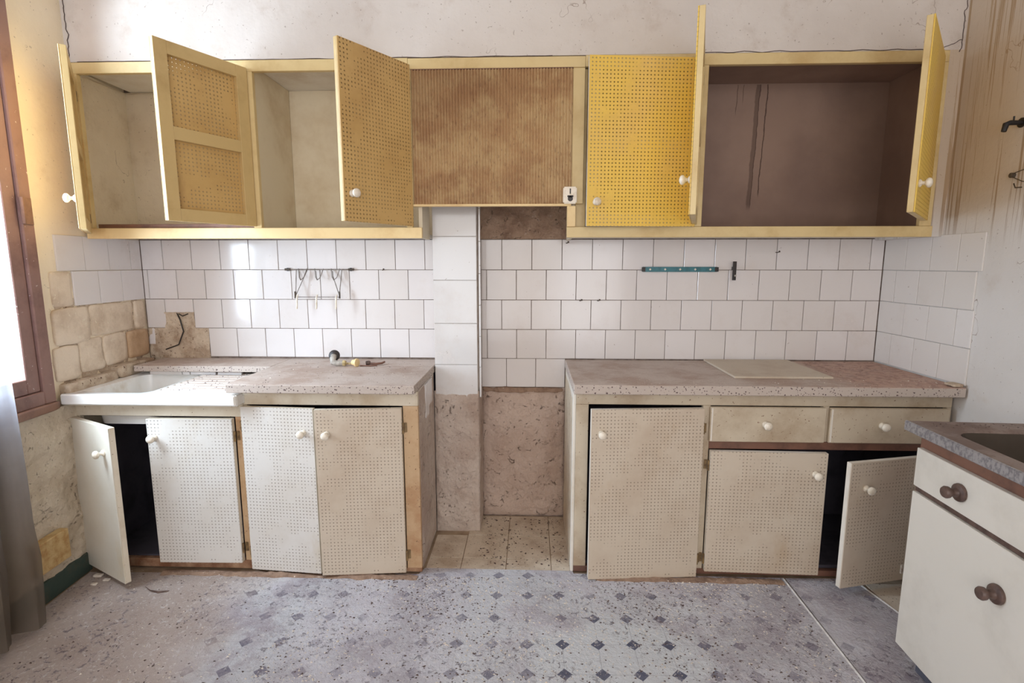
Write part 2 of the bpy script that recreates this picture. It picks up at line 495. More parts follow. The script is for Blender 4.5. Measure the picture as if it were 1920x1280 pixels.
# ------------------------------------------------------------------ mesh building
class MB:
    def __init__(self):
        self.v, self.f = [], []

    def add(self, verts, faces):
        o = len(self.v)
        self.v += [tuple(p) for p in verts]
        self.f += [tuple(i + o for i in f) for f in faces]

    def box(self, x0, x1, y0, y1, z0, z1, m=None):
        vs = [(x0, y0, z0), (x1, y0, z0), (x1, y1, z0), (x0, y1, z0), (x0, y0, z1), (x1, y0, z1), (x1, y1, z1), (x0, y1, z1)]
        if m is not None:
            vs = [m @ Vector(p) for p in vs]
        self.add(vs, [(0, 3, 2, 1), (4, 5, 6, 7), (0, 1, 5, 4), (1, 2, 6, 5), (2, 3, 7, 6), (3, 0, 4, 7)])
        return self

    def tube(self, pts, r, seg=8):
        pts = [Vector(p) for p in pts]
        rings = []
        for i, p in enumerate(pts):
            d = (pts[min(i + 1, len(pts) - 1)] - pts[max(i - 1, 0)]).normalized()
            u = d.cross(Vector((0.31, 0.77, 0.56))).normalized()
            w = d.cross(u)
            rr = r[i] if isinstance(r, (list, tuple)) else r
            rings.append([p + (u * math.cos(2 * PI * k / seg) + w * math.sin(2 * PI * k / seg)) * rr for k in range(seg)])
        vs = [q for ring in rings for q in ring]
        fs = []
        for i in range(len(pts) - 1):
            for k in range(seg):
                a, b = i * seg + k, i * seg + (k + 1) % seg
                fs.append((a, b, b + seg, a + seg))
        fs.append(tuple(range(seg))[::-1])
        fs.append(tuple((len(pts) - 1) * seg + k for k in range(seg)))
        self.add(vs, fs)
        return self

    def lathe(self, prof, origin, axis, seg=20):
        """prof: list of (distance along axis, radius)"""
        ax = Vector(axis).normalized()
        u = ax.cross(Vector((0.1, 0.2, 1.0)) if abs(ax.z) < 0.9 else Vector((1, 0, 0))).normalized()
        w = ax.cross(u)
        o = Vector(origin)
        vs, fs = [], []
        for (d, r) in prof:
            for k in range(seg):
                a = 2 * PI * k / seg
                vs.append(o + ax * d + (u * math.cos(a) + w * math.sin(a)) * max(r, 0.0002))
        for i in range(len(prof) - 1):
            for k in range(seg):
                a, b = i * seg + k, i * seg + (k + 1) % seg
                fs.append((a, b, b + seg, a + seg))
        fs.append(tuple(range(seg))[::-1])
        fs.append(tuple((len(prof) - 1) * seg + k for k in range(seg)))
        self.add(vs, fs)
        return self

    def grid(self, fn, nu, nv):
        vs = [fn(i / nu, j / nv) for j in range(nv + 1) for i in range(nu + 1)]
        fs = []
        for j in range(nv):
            for i in range(nu):
                a = j * (nu + 1) + i
                fs.append((a, a + 1, a + nu + 2, a + nu + 1))
        self.add(vs, fs)
        return self

    def mesh(self, name, mat, bevel=0.0, smooth=False, seg=1):
        me = bpy.data.meshes.new(name)
        me.from_pydata([tuple(p) for p in self.v], [], self.f)
        me.update()
        bm = bmesh.new()
        bm.from_mesh(me)
        if bevel > 0:
            es = [e for e in bm.edges if len(e.link_faces) == 2 and e.calc_face_angle(0) > 0.5]
            bmesh.ops.bevel(bm, geom=es, offset=bevel, segments=seg, affect='EDGES', clamp_overlap=True)
        bmesh.ops.recalc_face_normals(bm, faces=bm.faces[:])
        bm.to_mesh(me)
        bm.free()
        if smooth:
            for p in me.polygons:
                p.use_smooth = True
            try:
                me.set_sharp_from_angle(angle=0.7)
            except Exception:
                pass
        me.materials.append(M[mat] if isinstance(mat, str) else mat)
        return me

    def build(self, name, mat, parent=None, bevel=0.0, smooth=False, seg=1):
        return put(name, self.mesh(name, mat, bevel, smooth, seg), parent)


def put(name, me, parent=None, loc=(0, 0, 0), rot=(0, 0, 0)):
    o = bpy.data.objects.new(name, me)
    COL.objects.link(o)
    o.location = loc
    o.rotation_euler = rot
    if parent is not None:
        o.parent = parent
    return o


def box(name, mat, parent, x0, x1, y0, y1, z0, z1, bevel=0.002):
    """box part with its own origin at its centre, coordinates given in the parent's frame"""
    c = Vector(((x0 + x1) / 2, (y0 + y1) / 2, (z0 + z1) / 2))
    b = MB().box(x0 - c.x, x1 - c.x, y0 - c.y, y1 - c.y, z0 - c.z, z1 - c.z)
    return put(name, b.mesh(name, mat, bevel), parent, c)


def slab(name, mat, x0, x1, y0, y1, z0, z1):
    """piece of the setting with its origin at the world origin"""
    return struct(MB().box(x0, x1, y0, y1, z0, z1).build(name, mat))


def empty(name, loc=(0, 0, 0), rz=0.0):
    o = bpy.data.objects.new(name, None)
    o.empty_display_size = 0.1
    o.location = loc
    o.rotation_euler = (0, 0, rz)
    COL.objects.link(o)
    return o


def tag(o, label, cat, group=None, kind=None):
    o['label'] = label
    o['category'] = cat
    if group:
        o['group'] = group
    if kind:
        o['kind'] = kind
    return o


def struct(o):
    o['kind'] = 'structure'
    return o


def rough_patch(name, mat, parent, origin, u, v, nu, nv, amp, freq=9.0, seed=0.0, edge=True):
    """a lumpy sheet of plaster with real relief; u, v span it, relief along u x v"""
    o, u, v = Vector(origin), Vector(u), Vector(v)
    n = u.cross(v).normalized()

    def fn(a, b):
        p = o + u * a + v * b
        q = p * freq + Vector((seed, seed * 1.7, -seed))
        h = noise.fractal(q, 0.7, 2.1, 5) * 0.6 + abs(noise.noise(q * 0.6)) * 0.6
        h = max(h + 0.35, 0.06)
        if edge:
            e = min(a, 1 - a, b, 1 - b)
            h *= min(1.0, e * 12)
            h -= max(0, 0.03 - e) * 8
        return p + n * (h * amp)
    mb = MB().grid(fn, nu, nv)
    me = mb.mesh(name, mat, 0, True)
    return put(name, me, parent)


def lump(name, mat, parent, x0, x1, y0, y1, z0, z1, amp=0.006, seed=0.0, div=5, rnd_edge=0.1, pw=12):
    """rough stone: a subdivided block with rounded, uneven faces"""
    bm = bmesh.new()
    bmesh.ops.create_cube(bm, size=2.0)
    bmesh.ops.subdivide_edges(bm, edges=bm.edges[:], cuts=div, use_grid_fill=True)
    c = Vector(((x0 + x1) / 2, (y0 + y1) / 2, (z0 + z1) / 2))
    h = Vector(((x1 - x0) / 2, (y1 - y0) / 2, (z1 - z0) / 2))
    for vt in bm.verts:
        p = vt.co.copy()
        L = (abs(p.x) ** pw + abs(p.y) ** pw + abs(p.z) ** pw) ** (1 / pw)
        p = p / L * (1 - rnd_edge * 0.1)
        q = Vector((p.x * h.x, p.y * h.y, p.z * h.z))
        s = (q + c) * 14 + Vector((seed, seed, seed))
        q += vt.co.normalized() * noise.fractal(s, 0.8, 2.0, 4) * amp
        vt.co = q
    me = bpy.data.meshes.new(name)
    bm.to_mesh(me)
    bm.free()
    for p in me.polygons:
        p.use_smooth = True
    me.materials.append(M[mat])
    return put(name, me, parent, c)


tile_cache = {}


def tile(parent, cx, cy, cz, w, h, axis, mat='white_tile', t=0.008, name='tile', tilt=0.0035):
    """one glazed tile; axis 'y' faces -y, axis 'x' faces +x, '-x' faces -x, 'z' faces up"""
    key = (round(w, 3), round(h, 3), mat, round(t, 4), name)
    if key not in tile_cache:
        b = MB().box(-w / 2, w / 2, 0, t, -h / 2, h / 2)
        tile_cache[key] = b.mesh(name, mat, 0.0012)
    rz = {'y': 0.0, 'x': PI / 2, '-x': -PI / 2, 'z': 0.0}[axis]
    rx = -PI / 2 if axis == 'z' else 0.0
    j = lambda: rnd.uniform(-tilt, tilt)
    return put(name, tile_cache[key], parent, (cx, cy, cz), (rx + j(), j(), rz + j()))


# ------------------------------------------------------------------ room shell
P = 0.1515
Z0 = 1.319                       # joint under the top row of wall tiles
ROWS = [(Z0, Z0 + P), (Z0 - P, Z0), (Z0 - 2 * P, Z0 - P), (Z0 - 3 * P, Z0 - 2 * P), (Z0 - 4 * P, Z0 - 3 * P)]
CEIL = 2.85

floor = slab('floor', 'subfloor', -2.4, 2.0, -4.75, 0.15, -0.1, -0.004)
ceiling = slab('ceiling', 'rear_plaster', -2.4, 2.0, -4.75, 0.15, CEIL, CEIL + 0.1)
wall_back = slab('wall_back', 'grout', -2.2, 1.9, 0.0065, 0.15, -0.1, CEIL)
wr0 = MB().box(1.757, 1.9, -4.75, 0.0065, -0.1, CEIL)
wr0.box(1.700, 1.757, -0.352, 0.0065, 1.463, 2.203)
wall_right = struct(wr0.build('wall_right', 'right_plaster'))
bulk = MB().box(-2.15, 1.757, -0.352, 0.0065, 2.203, CEIL)
trim_1 = struct(bulk.build('trim_1', 'upper_plaster'))
trim_1['label'] = 'plaster bulkhead flush above the wall cupboards'

cl_ = MB()


def wob(a, b, n_, amp, seed):
    a, b = Vector(a), Vector(b)
    return [a.lerp(b, i / n_) + Vector((noise.noise(Vector((i * 0.35, seed, 0))), 0, noise.noise(Vector((i * 0.35, seed, 5))))) * amp for i in range(n_ + 1)]


cl_.tube(wob((-1.93, -0.352, 2.204), (0.10, -0.352, 2.203), 60, 0.004, 1), 0.0014, 5)
cl_.tube(wob((0.72, -0.352, 2.206), (1.66, -0.352, 2.206), 40, 0.005, 2), 0.0016, 5)
cl_.tube(wob((1.748, -0.353, 2.50), (1.742, -0.353, 2.19), 30, 0.012, 3), 0.0016, 5)
cl_.tube(wob((1.742, -0.353, 2.24), (1.655, -0.353, 2.203), 14, 0.006, 4), 0.0013, 5)
cl_.tube(wob((-1.962, -0.354, 2.62), (-1.960, -0.354, 2.05), 50, 0.012, 5), 0.0018, 5)
cl_.build('crack', 'flake_dark', trim_1)

# rear wall behind the viewer with an unseen opening added for the fill light
rb = MB()
rb.box(-2.4, -1.3, -4.75, -4.6, -0.1, CEIL)
rb.box(1.3, 2.0, -4.75, -4.6, -0.1, CEIL)
rb.box(-1.3, 1.3, -4.75, -4.6, 2.4, CEIL)
rb.box(-1.3, 1.3, -4.75, -4.6, -0.1, 0.25)
wall_rear = struct(rb.build('wall_rear', 'rear_plaster'))
w2 = MB()
for xx in (-1.3, -0.035, 1.23):
    w2.box(xx, xx + 0.07, -4.72, -4.66, 0.25, 2.4)
w2.box(-1.3, 1.3, -4.72, -4.66, 0.25, 0.32)
w2.box(-1.3, 1.3, -4.72, -4.66, 2.33, 2.4)
fill_opening = struct(w2.build('fill_opening', 'window_wood', None, 0.003))

# ---- left wall: swings slightly out of square; local frame: x out of the wall, -y towards the viewer
LTH = 0.0768
wall_left = MB()
for (ya, yb, za, zb) in ((-4.8, -1.86, -0.1, CEIL), (-1.86, -0.652, -0.1, 0.79), (-1.86, -0.652, 2.50, CEIL), (-0.652, 0.05, -0.1, CEIL)):
    wall_left.box(-0.09, -0.007, ya, yb, za, zb)
wall_left = struct(wall_left.build('wall_left', 'left_plaster'))
wall_left.location = (-2.0, 0, 0)
wall_left.rotation_euler = (0, 0, LTH)

# tiles of the left wall (painted plaster edge above)
GAP = 0.0024


def row_tiles(parent, joints, z0, z1, axis, mat, const, t=0.008, skip=()):
    for i in range(len(joints) - 1):
        if i in skip:
            continue
        a, b = joints[i], joints[i + 1]
        w, h = abs(b - a) - GAP, z1 - z0 - GAP
        m = (a + b) / 2
        cz = (z0 + z1) / 2
        if axis == 'y':
            tile(parent, m, const, cz, w, h, 'y', mat, t)
        elif axis == 'x':
            tile(parent, const, m, cz, w, h, 'x', mat, t)
        else:
            tile(parent, const, m, cz, w, h, '-x', mat, t)


row_tiles(wall_left, [-0.001, -0.082, -0.233, -0.385, -0.540], *ROWS[0], 'x', 'white_tile', 0.0)
row_tiles(wall_left, [-0.001, -0.160, -0.312, -0.467], *ROWS[1], 'x', 'white_tile', 0.0)
# rubble stones laid bare under the left wall tiles
lump('stone', 'stone', wall_left, -0.04, 0.006, -0.094, -0.014, 1.020, 1.166, 0.004, 1, pw=6)
lump('stone', 'stone', wall_left, -0.04, 0.001, -0.400, -0.100, 1.022, 1.165, 0.007, 2, 9)
lump('stone', 'stone', wall_left, -0.04, 0.006, -0.600, -0.403, 1.006, 1.163, 0.005, 3, 7)
o = lump('stone', 'orange_stone', wall_left, -0.04, 0.008, -0.166, -0.010, 0.880, 1.017, 0.004, 4, 6)
o['label'] = 'orange-brown stone in the bare masonry'
lump('stone', 'stone', wall_left, -0.04, 0.003, -0.330, -0.169, 0.876, 1.019, 0.006, 5, 7)
lump('stone', 'stone', wall_left, -0.04, 0.002, -0.478, -0.333, 0.868, 1.019, 0.007, 6, 7)
lump('stone', 'stone', wall_left, -0.04, 0.004, -0.615, -0.481, 0.856, 1.003, 0.005, 7, 7)
lump('stone', 'stone', wall_left, -0.04, 0.000, -0.585, -0.471, 1.168, 1.316, 0.004, 8, 6)
rough_patch('mortar_bed', 'mortar', wall_left, (-0.010, -0.62, 0.80), (0, 0.60, 0), (0, 0, 0.42), 46, 34, 0.008, 12, 3)
o = lump('cement_ledge', 'mortar', wall_left, -0.04, 0.050, -0.30, -0.04, 0.805, 0.868, 0.007, 9, 8)
o = lump('cement_ledge', 'mortar', wall_left, -0.04, 0.038, -0.60, -0.29, 0.795, 0.850, 0.009, 10, 8)
# lower left wall: lumpy plaster, pale block, dark green skirting
rough_patch('plaster_patch', 'left_low_plaster', wall_left, (-0.006, -1.86, 0.0), (0, 1.33, 0), (0, 0, 0.76), 130, 80, 0.026, 9, 5, False)
box('pale_block', 'pale_ledge_block', wall_left, 0.0, 0.040, -0.86, -0.70, 0.135, 0.262, 0.003)
baseboard = struct(MB().box(-0.004, 0.017, -4.5, -0.57, -0.003, 0.085).build('baseboard_left', 'green_skirting', None, 0.003))
baseboard.location = (-2.0, 0, 0)
baseboard.rotation_euler = (0, 0, LTH)

# ---- window 1 in the left wall (brown wooden frame, glass, sill)
window_1 = MB()
window_1.box(-0.07, 0.020, -0.705, -0.650, 0.79, 2.5)
window_1.box(-0.07, 0.020, -1.86, -1.805, 0.79, 2.5)
window_1.box(-0.07, 0.020, -1.805, -0.705, 0.79, 0.845)
window_1.box(-0.07, 0.020, -1.805, -0.705, 2.445, 2.5)
window_1 = struct(window_1.build('window_1', 'window_wood', None, 0.004))
window_1.location = (-2.0, 0, 0)
window_1.rotation_euler = (0, 0, LTH)
for ya, yb in ((-1.252, -0.706), (-1.804, -1.258)):
    s = MB()
    s.box(-0.06, 0.008, yb - 0.058, yb, 0.846, 2.444)
    s.box(-0.06, 0.008, ya, ya + 0.058, 0.846, 2.444)
    s.box(-0.06, 0.008, ya + 0.058, yb - 0.058, 0.846, 0.905)
    s.box(-0.06, 0.008, ya + 0.058, yb - 0.058, 2.385, 2.444)
    sash = s.build('sash', 'window_wood', window_1, 0.003)
    MB().box(-0.032, -0.028, ya + 0.056, yb - 0.056, 0.903, 2.387).build('pane', 'glass', sash)
hb = MB().box(0.020, 0.026, -0.70, -0.66, 1.50, 1.60)
hb.tube([(0.028, -0.705, 1.50), (0.028, -0.705, 1.60)], 0.007)
hb.build('hinge', 'brown_wood', window_1)
lump('sill', 'brown_wood', window_1, -0.10, 0.035, -1.88, -0.63, 0.755, 0.792, 0.004, 12, 9)

# ---- right wall tiles, painted over
for (r, js) in ((0, [0.0, -0.153, -0.2, -0.339, -0.51, -0.58][0:1] + [-0.153, -0.305, -0.457, -0.578]),
                (1, [0.0, -0.098, -0.250, -0.402, -0.556]),
                (2, [0.0, -0.178, -0.330, -0.482, -0.566]),
                (3, [0.0, -0.110, -0.262, -0.414, -0.566])):
    row_tiles(wall_right, js, *ROWS[r], '-x', 'painted_tile', 1.75, 0.007)

# ---- chimney breast with one column of larger tiles
cb = MB().box(-0.452, -0.2405, -0.165, 0.007, -0.004, 2.203)
trim_2 = struct(cb.build('trim_2', 'grout_light', None, 0.002))
trim_2['label'] = 'narrow chimney pillar between the two kitchen halves'
for za, zb in ((1.477, 1.66), (1.272, 1.477), (1.065, 1.272), (0.863, 1.065), (0.700, 0.863)):
    tile(trim_2, -0.3465, -0.1725, (za + zb) / 2, 0.207, zb - za - 0.002, 'y', 'pillar_tile')
z = 0.70
while z < 1.62:                  # narrow edge tiles along the pillar's right flank
    tile(trim_2, -0.2330, -0.155, z + 0.075, 0.028, 0.149, '-x', 'pillar_tile')
    z += 0.151
rough_patch('plaster_skin', 'rough_plaster', trim_2, (-0.458, -0.171, -0.004), (0.222, 0, 0), (0, 0, 0.735), 60, 180, 0.012, 16, 8)
rough_patch('plaster_skin', 'rough_plaster', trim_2, (-0.236, -0.172, -0.004), (0, 0.176, 0), (0, 0, 0.735), 20, 80, 0.006, 12, 9)

# ---- back wall tiles, left part
jA = [-2.0] + [-1.7349 + i * P for i in range(-1, 9)] + [-0.456]
jB = [-2.0, -1.975] + [-1.8235 + i * P for i in range(0, 9)] + [-0.456]
jC = [-1.746 + i * P for i in range(0, 9)] + [-0.456]
jD = [-1.6751 + i * P for i in range(0, 9)]
jD[-1] = -0.456
row_tiles(wall_back, jA, *ROWS[0], 'y', 'white_tile', 0.0)
row_tiles(wall_back, jB, *ROWS[1], 'y', 'white_tile', 0.0)
row_tiles(wall_back, [-2.0, -1.899], *ROWS[2], 'y', 'white_tile', 0.0)
tile(wall_back, -1.8225, 0.0, 1.1325, 0.150, 0.068, 'y')          # broken upper half of a tile
row_tiles(wall_back, jC, *ROWS[2], 'y', 'white_tile', 0.0)
tile(wall_back, -1.985, 0.0, 0.972, 0.034, 0.084, 'y')            # last sliver of a tile
row_tiles(wall_back, jD, *ROWS[3], 'y', 'white_tile', 0.0)
rough_patch('mortar_patch', 'mortar', wall_back, (-1.905, 0.0062, 1.0), (0.160, 0, 0), (0, 0, 0.100), 18, 14, 0.012, 20, 1, False)
rough_patch('mortar_patch', 'mortar', wall_back, (-2.0, 0.0062, 0.83), (0.325, 0, 0), (0, 0, 0.186), 34, 24, 0.012, 16, 2, False)
# ---- back wall tiles, right part
jRA = [-0.238] + [0.0194 + i * P for i in range(-1, 12)] + [1.748]
jRB = [-0.238, -0.2105] + [-0.059 + i * P for i in range(0, 12)] + [1.748]
jRC = [-0.238] + [0.018 + i * P for i in range(-1, 12)] + [1.748]
jRD = [-0.238, -0.2085] + [-0.0567 + i * P for i in range(0, 12)] + [1.748]
for r, j in enumerate((jRA, jRB, jRC, jRD)):
    row_tiles(wall_back, j, *ROWS[r], 'y', 'white_tile', 0.0)
row_tiles(wall_back, [-0.238, -0.1095, 0.042, 0.194], *ROWS[4], 'y', 'white_tile', 0.0)
rough_patch('plaster_skin', 'damp_plaster', wall_back, (-0.24, 0.005, -0.004), (0.44, 0, 0), (0, 0, 0.722), 110, 170, 0.016, 12, 4)
o = lump('brick_ridge', 'brown_dirt', wall_back, -0.235, 0.190, -0.007, 0.02, 0.688, 0.712, 0.011, 17, 24)
rough_patch('soot_patch', 'sooty_plaster', wall_back, (-0.24, 0.004, 1.472), (0.44, 0, 0), (0, 0, 0.22), 60, 34, 0.016, 14, 6, False)

# ---- niche floor tiles (left bare) and the far right corner
for i in range(-2, 2):
    for j in range(0, 3):
        xa, xb = -0.09 + i * 0.2035, -0.09 + (i + 1) * 0.2035
        ya, yb = -0.005 - j * 0.2085, -0.005 - (j + 1) * 0.2085
        xa, xb, yb = max(xa, -0.45), min(xb, 0.2), max(yb, -0.512)
        if xb - xa < 0.02 or (xb < -0.22 and j == 0):
            continue
        t = tile(floor, (xa + xb) / 2, (ya + yb) / 2, 0.0, xb - xa - 0.003, ya - yb - 0.003, 'z', 'floor_tile', 0.006, 'floor_tile', 0.0015)
for i in range(2):
    for j in range(3):
        tile(floor, 1.545 + i * 0.2, -0.66 - j * 0.2035, 0.0, 0.197, 0.2, 'z', 'floor_tile', 0.006, 'floor_tile', 0.001)


# patterned vinyl sheets
def sheet(name, pts, z0, z1, label, curl=None):
    bm = bmesh.new()
    top = [bm.verts.new((x, y, z1)) for x, y in pts]
    f = bm.faces.new(top)
    r = bmesh.ops.extrude_face_region(bm, geom=[f])
    for v in [g for g in r['geom'] if isinstance(g, bmesh.types.BMVert)]:
        v.co.z = z0
    bmesh.ops.recalc_face_normals(bm, faces=bm.faces[:])
    me = bpy.data.meshes.new(name)
    bm.to_mesh(me)
    bm.free()
    me.materials.append(M['vinyl'])
    return tag(put(name, me), label, 'vinyl flooring')


sheet('vinyl_flooring', [(-1.62, -4.5), (-1.925, -0.60), (-0.47, -0.562), (-0.452, -0.515), (0.205, -0.515), (0.21, -0.535), (1.115, -0.535), (1.104, -1.10), (1.09, -4.5)],
      -0.003, 0.0025, 'large dusty pale vinyl sheet printed with dark diamonds, in front of the cupboards')
sheet('vinyl_flooring', [(1.124, -0.535), (1.412, -0.53), (1.462, -0.80), (1.56, -1.35), (1.70, -4.5), (1.104, -4.5), (1.114, -1.10)],
      -0.003, 0.0018, 'narrow dusty vinyl strip with diamonds, right of the long seam')
# curled pale rims along the seams
for nm, ln, pa, pb in (('seam_strip', 'thin pale curled strip along the long seam of the vinyl', (1.113, -0.54), (1.094, -2.3)),
                       ('seam_strip', 'thin pale strip along the vinyl edge beside the brown-knobbed unit', (1.412, -0.545), (1.475, -0.86))):
    a, b = Vector((pa[0], pa[1], 0.0)), Vector((pb[0], pb[1], 0.0))
    n_ = 30
    d = (b - a)
    side = Vector((-d.y, d.x, 0)).normalized()
    mb = MB()

    def fn(u, v, a=a, d=d, side=side):
        p = a + d * u
        w = 0.012 * (0.7 + 0.4 * noise.noise(Vector((u * 9, 2, 1))))
        prof = [(-0.5, 0.0026), (0.0, 0.0065), (0.5, 0.0030)][round(v * 2)]
        return p + side * (prof[0] * w) + Vector((0, 0, prof[1]))
    mb.grid(fn, n_, 2)
    tag(mb.build(nm, 'pale_edge'), ln, 'trim strip')


# ------------------------------------------------------------------ knobs, hinges, doors
KN = [(0.0, 0.013), (0.004, 0.0135), (0.007, 0.0105), (0.010, 0.0062), (0.016, 0.0068), (0.019, 0.0115), (0.023, 0.0160), (0.028, 0.0172), (0.033, 0.0158), (0.037, 0.0105), (0.039, 0.004)]


def knob(parent, x, y, z, axis=(0, -1, 0), s=1.0, mat='knob_plastic'):
    key = ('knob', mat, s, tuple(axis))
    if key not in tile_cache:
        tile_cache[key] = MB().lathe([(d * s, r * s) for d, r in KN], (0, 0, 0), axis, 18).mesh('knob', mat, 0, True)
    return put('knob', tile_cache[key], parent, (x, y, z))


def door(parent, hx, hy, z0, z1, w, side, ang, frame_mat, peg_mat, knob_u=None, knob_z=None, midrail=True, label=None, tilt=0.0, t=0.024, st=0.048, knob_s=1.0):
    """hinged framed door with a perforated front sheet; side +1: hinge on the left, -1: on the right; ang = opening in degrees"""
    rz = -math.radians(ang) if side > 0 else math.radians(ang)
    h = z1 - z0
    s = side

    def bx(mb, a, b, ya, yb, za, zb):
        mb.box(min(a * s, b * s), max(a * s, b * s), ya, yb, za, zb)
    f = MB()
    p = 0.0045
    bx(f, 0, st, -t + p, 0, 0, h)
    bx(f, w - st, w, -t + p, 0, 0, h)
    bx(f, st, w - st, -t + p, -0.0005, 0, st)
    bx(f, st, w - st, -t + p, -0.0005, h - st, h)
    if midrail:
        bx(f, st, w - st, -t + p, -0.0005, h * 0.5 - st * 0.5, h * 0.5 + st * 0.5)
    me = f.mesh('door', frame_mat, 0.0012)
    d = put('door', me, parent, (hx, hy, z0), (0, tilt, rz))
    if label:
        d['label'] = label
    pm = MB()
    bx(pm, 0.0, w, -t, -t + p - 0.0003, 0, h)
    pan = put('panel', pm.mesh('panel', peg_mat, 0.0008), d)
    if knob_u is not None:
        knob(d, s * knob_u, -t, knob_z, s=knob_s)
    # two butt hinges at the hinge edge
    for hz in (h * 0.10, h * 0.88):
        hm = MB()
        hm.tube([(0.0, -t * 0.5 - 0.002, hz - 0.022), (0.0, -t * 0.5 - 0.002, hz + 0.022)], 0.0045, 8)
        hm.box(min(-0.004 * s, -0.015 * s), max(-0.004 * s, -0.015 * s), -0.0025, 0.0015, hz - 0.020, hz + 0.020)
        put('hinge', hm.mesh('hinge', 'hinge_metal', 0, True), d, (-0.004 * s, 0.0, 0))
    return d


# ------------------------------------------------------------------ left wall cupboard
UY = -0.36
cup = tag(empty('wall_cupboard', (-1.2, -0.36, 1.458)), 'yellow-painted wall cupboard above the ceramic sink, three tan doors hanging open', 'wall cupboard')
cup.location = (0, 0, 0)


def frame_piece(parent, x0, x1, z0, z1, mat='yellow_paint', y0=UY, y1=UY + 0.022, name='frame_rail'):
    return box(name, mat, parent, x0, x1, y0, y1, z0, z1, 0.0015)


frame_piece(cup, -1.965, -0.505, 2.154, 2.199, name='top_rail')
frame_piece(cup, -1.968, -0.461, 1.460, 1.506, 'peach_paint', name='bottom_rail')
frame_piece(cup, -1.965, -1.935, 1.5065, 2.1535, name='stile')
frame_piece(cup, -1.205, -1.170, 1.5065, 2.1535, name='stile')
frame_piece(cup, -0.525, -0.500, 1.5065, 2.1535, name='stile')
box('floor_board', 'interior_white', cup, -1.970, -0.478, UY + 0.0225, -0.002, 1.474, 1.490, 0)
o = box('shelf_batten', 'brown_laminate', cup, -1.93, -1.21, -0.336, -0.318, 1.4905, 1.525, 0.001)
box('partition', 'interior_cream', cup, -1.190, -1.172, UY + 0.0225, -0.006, 1.4905, 2.184, 0)
box('end_panel', 'interior_cream', cup, -0.478, -0.462, UY + 0.0225, -0.174, 1.462, 2.184, 0)
box('back_panel', 'compartment_plaster', cup, -2.004, -1.1905, -0.0055, -0.0015, 1.4905, 2.184, 0)
box('back_panel', 'interior_cream', cup, -1.1715, -0.479, -0.0055, -0.0015, 1.4905, 2.184, 0)
box('ceiling_board', 'interior_white', cup, -1.965, -0.462, UY + 0.0225, -0.002, 2.185, 2.198, 0)
rough_patch('side_plaster', 'compartment_plaster', cup, (-1.969, -0.335, 1.491), (-0.026, 0.329, 0), (0, 0, 0.692), 20, 40, 0.004, 9, 11, False)
# torn edging along the compartment's top and bottom
cr = MB()
for a, b in (((-1.966, -0.33, 2.166), (-1.987, -0.010, 2.178)), ((-1.987, -0.010, 2.178), (-1.195, -0.010, 2.180))):
    n_ = 26
    a, b = Vector(a), Vector(b)
    pts = [a.lerp(b, i / n_) + Vector((0, 0, 0.004 * noise.noise(Vector((i * 0.7, a.x, 0))))) for i in range(n_ + 1)]
    cr.tube(pts, 0.0022, 5)
cr.build('seam_crack', 'lower_frame_paint', cup)

door(cup, -1.925, -0.382, 1.481, 2.138, 0.395, 1, 52, 'tan_paint', 'peg_tan', 0.36, 0.115, label='door hinged on the left wall, seen almost edge-on')
door(cup, -1.188, -0.366, 1.512, 2.166, 0.370, 1, 117, 'tan_paint', 'peg_tan', label='door folded back so its inner frame with two sunken perforated fields shows')
door(cup, -0.512, -0.366, 1.510, 2.166, 0.352, -1, 56, 'tan_paint', 'peg_tan', 0.315, 0.105, label='half-open perforated door with a white knob')

# ------------------------------------------------------------------ hood between the cupboards
hood = tag(empty('hood_box'), 'boxed-in hood with brown grease-stained ribbed front board, between the yellow cupboards', 'hood')
frame_piece(hood, -0.504, 0.236, 2.154, 2.197, name='top_rail')
rbm = MB()
xa, xb = -0.492, 0.186
NR = 54
prof = []
for i in range(NR):
    w_ = (xb - xa) / NR
    x_ = xa + i * w_
    prof += [(x_, 0.0), (x_ + w_ * 0.25, -0.0060), (x_ + w_ * 0.55, -0.0060), (x_ + w_ * 0.80, 0.0)]
prof.append((xb, 0.0))
zs = [1.604, 2.150]
vs = [(x_, -0.358 + dy, zz) for zz in zs for (x_, dy) in prof]
npf = len(prof)
rbm.add(vs, [(i, i + 1, npf + i + 1, npf + i) for i in range(npf - 1)])
rbm.box(xa, xb, -0.3575, -0.350, 1.604, 2.150)
rbm.build('ribbed_board', 'greasy_board', hood)
box('bottom_lip', 'peach_paint', hood, -0.500, 0.186, -0.370, -0.345, 1.594, 1.6035, 0.001)
frame_piece(hood, -0.4995, -0.4925, 1.604, 2.1535, name='stile')
frame_piece(hood, 0.1870, 0.2365, 1.6045, 2.1535, name='stile', y0=-0.356, y1=-0.334)
box('top_lip', 'brown_laminate', hood, -0.492, 0.186, -0.3625, -0.3515, 2.1508, 2.1535, 0)
cp = empty('x')
bpy.data.objects.remove(cp)
plate = MB()
plate.box(0.150, 0.208, -0.385, -0.371, 1.602, 1.672)
pl = plate.build('catch_plate', 'knob_plastic', hood, 0.005, False, 2)
kz = MB()
kz.box(0.1775, 0.1825, -0.3862, -0.3845, 1.642, 1.664)
kz.box(0.168, 0.193, -0.3862, -0.3845, 1.628, 1.636)
kz.tube([(0.1805, -0.3862, 1.622), (0.1805, -0.3840, 1.622)], 0.011, 14)
put('catch_slot', kz.mesh('catch_slot', 'black_iron'), pl)

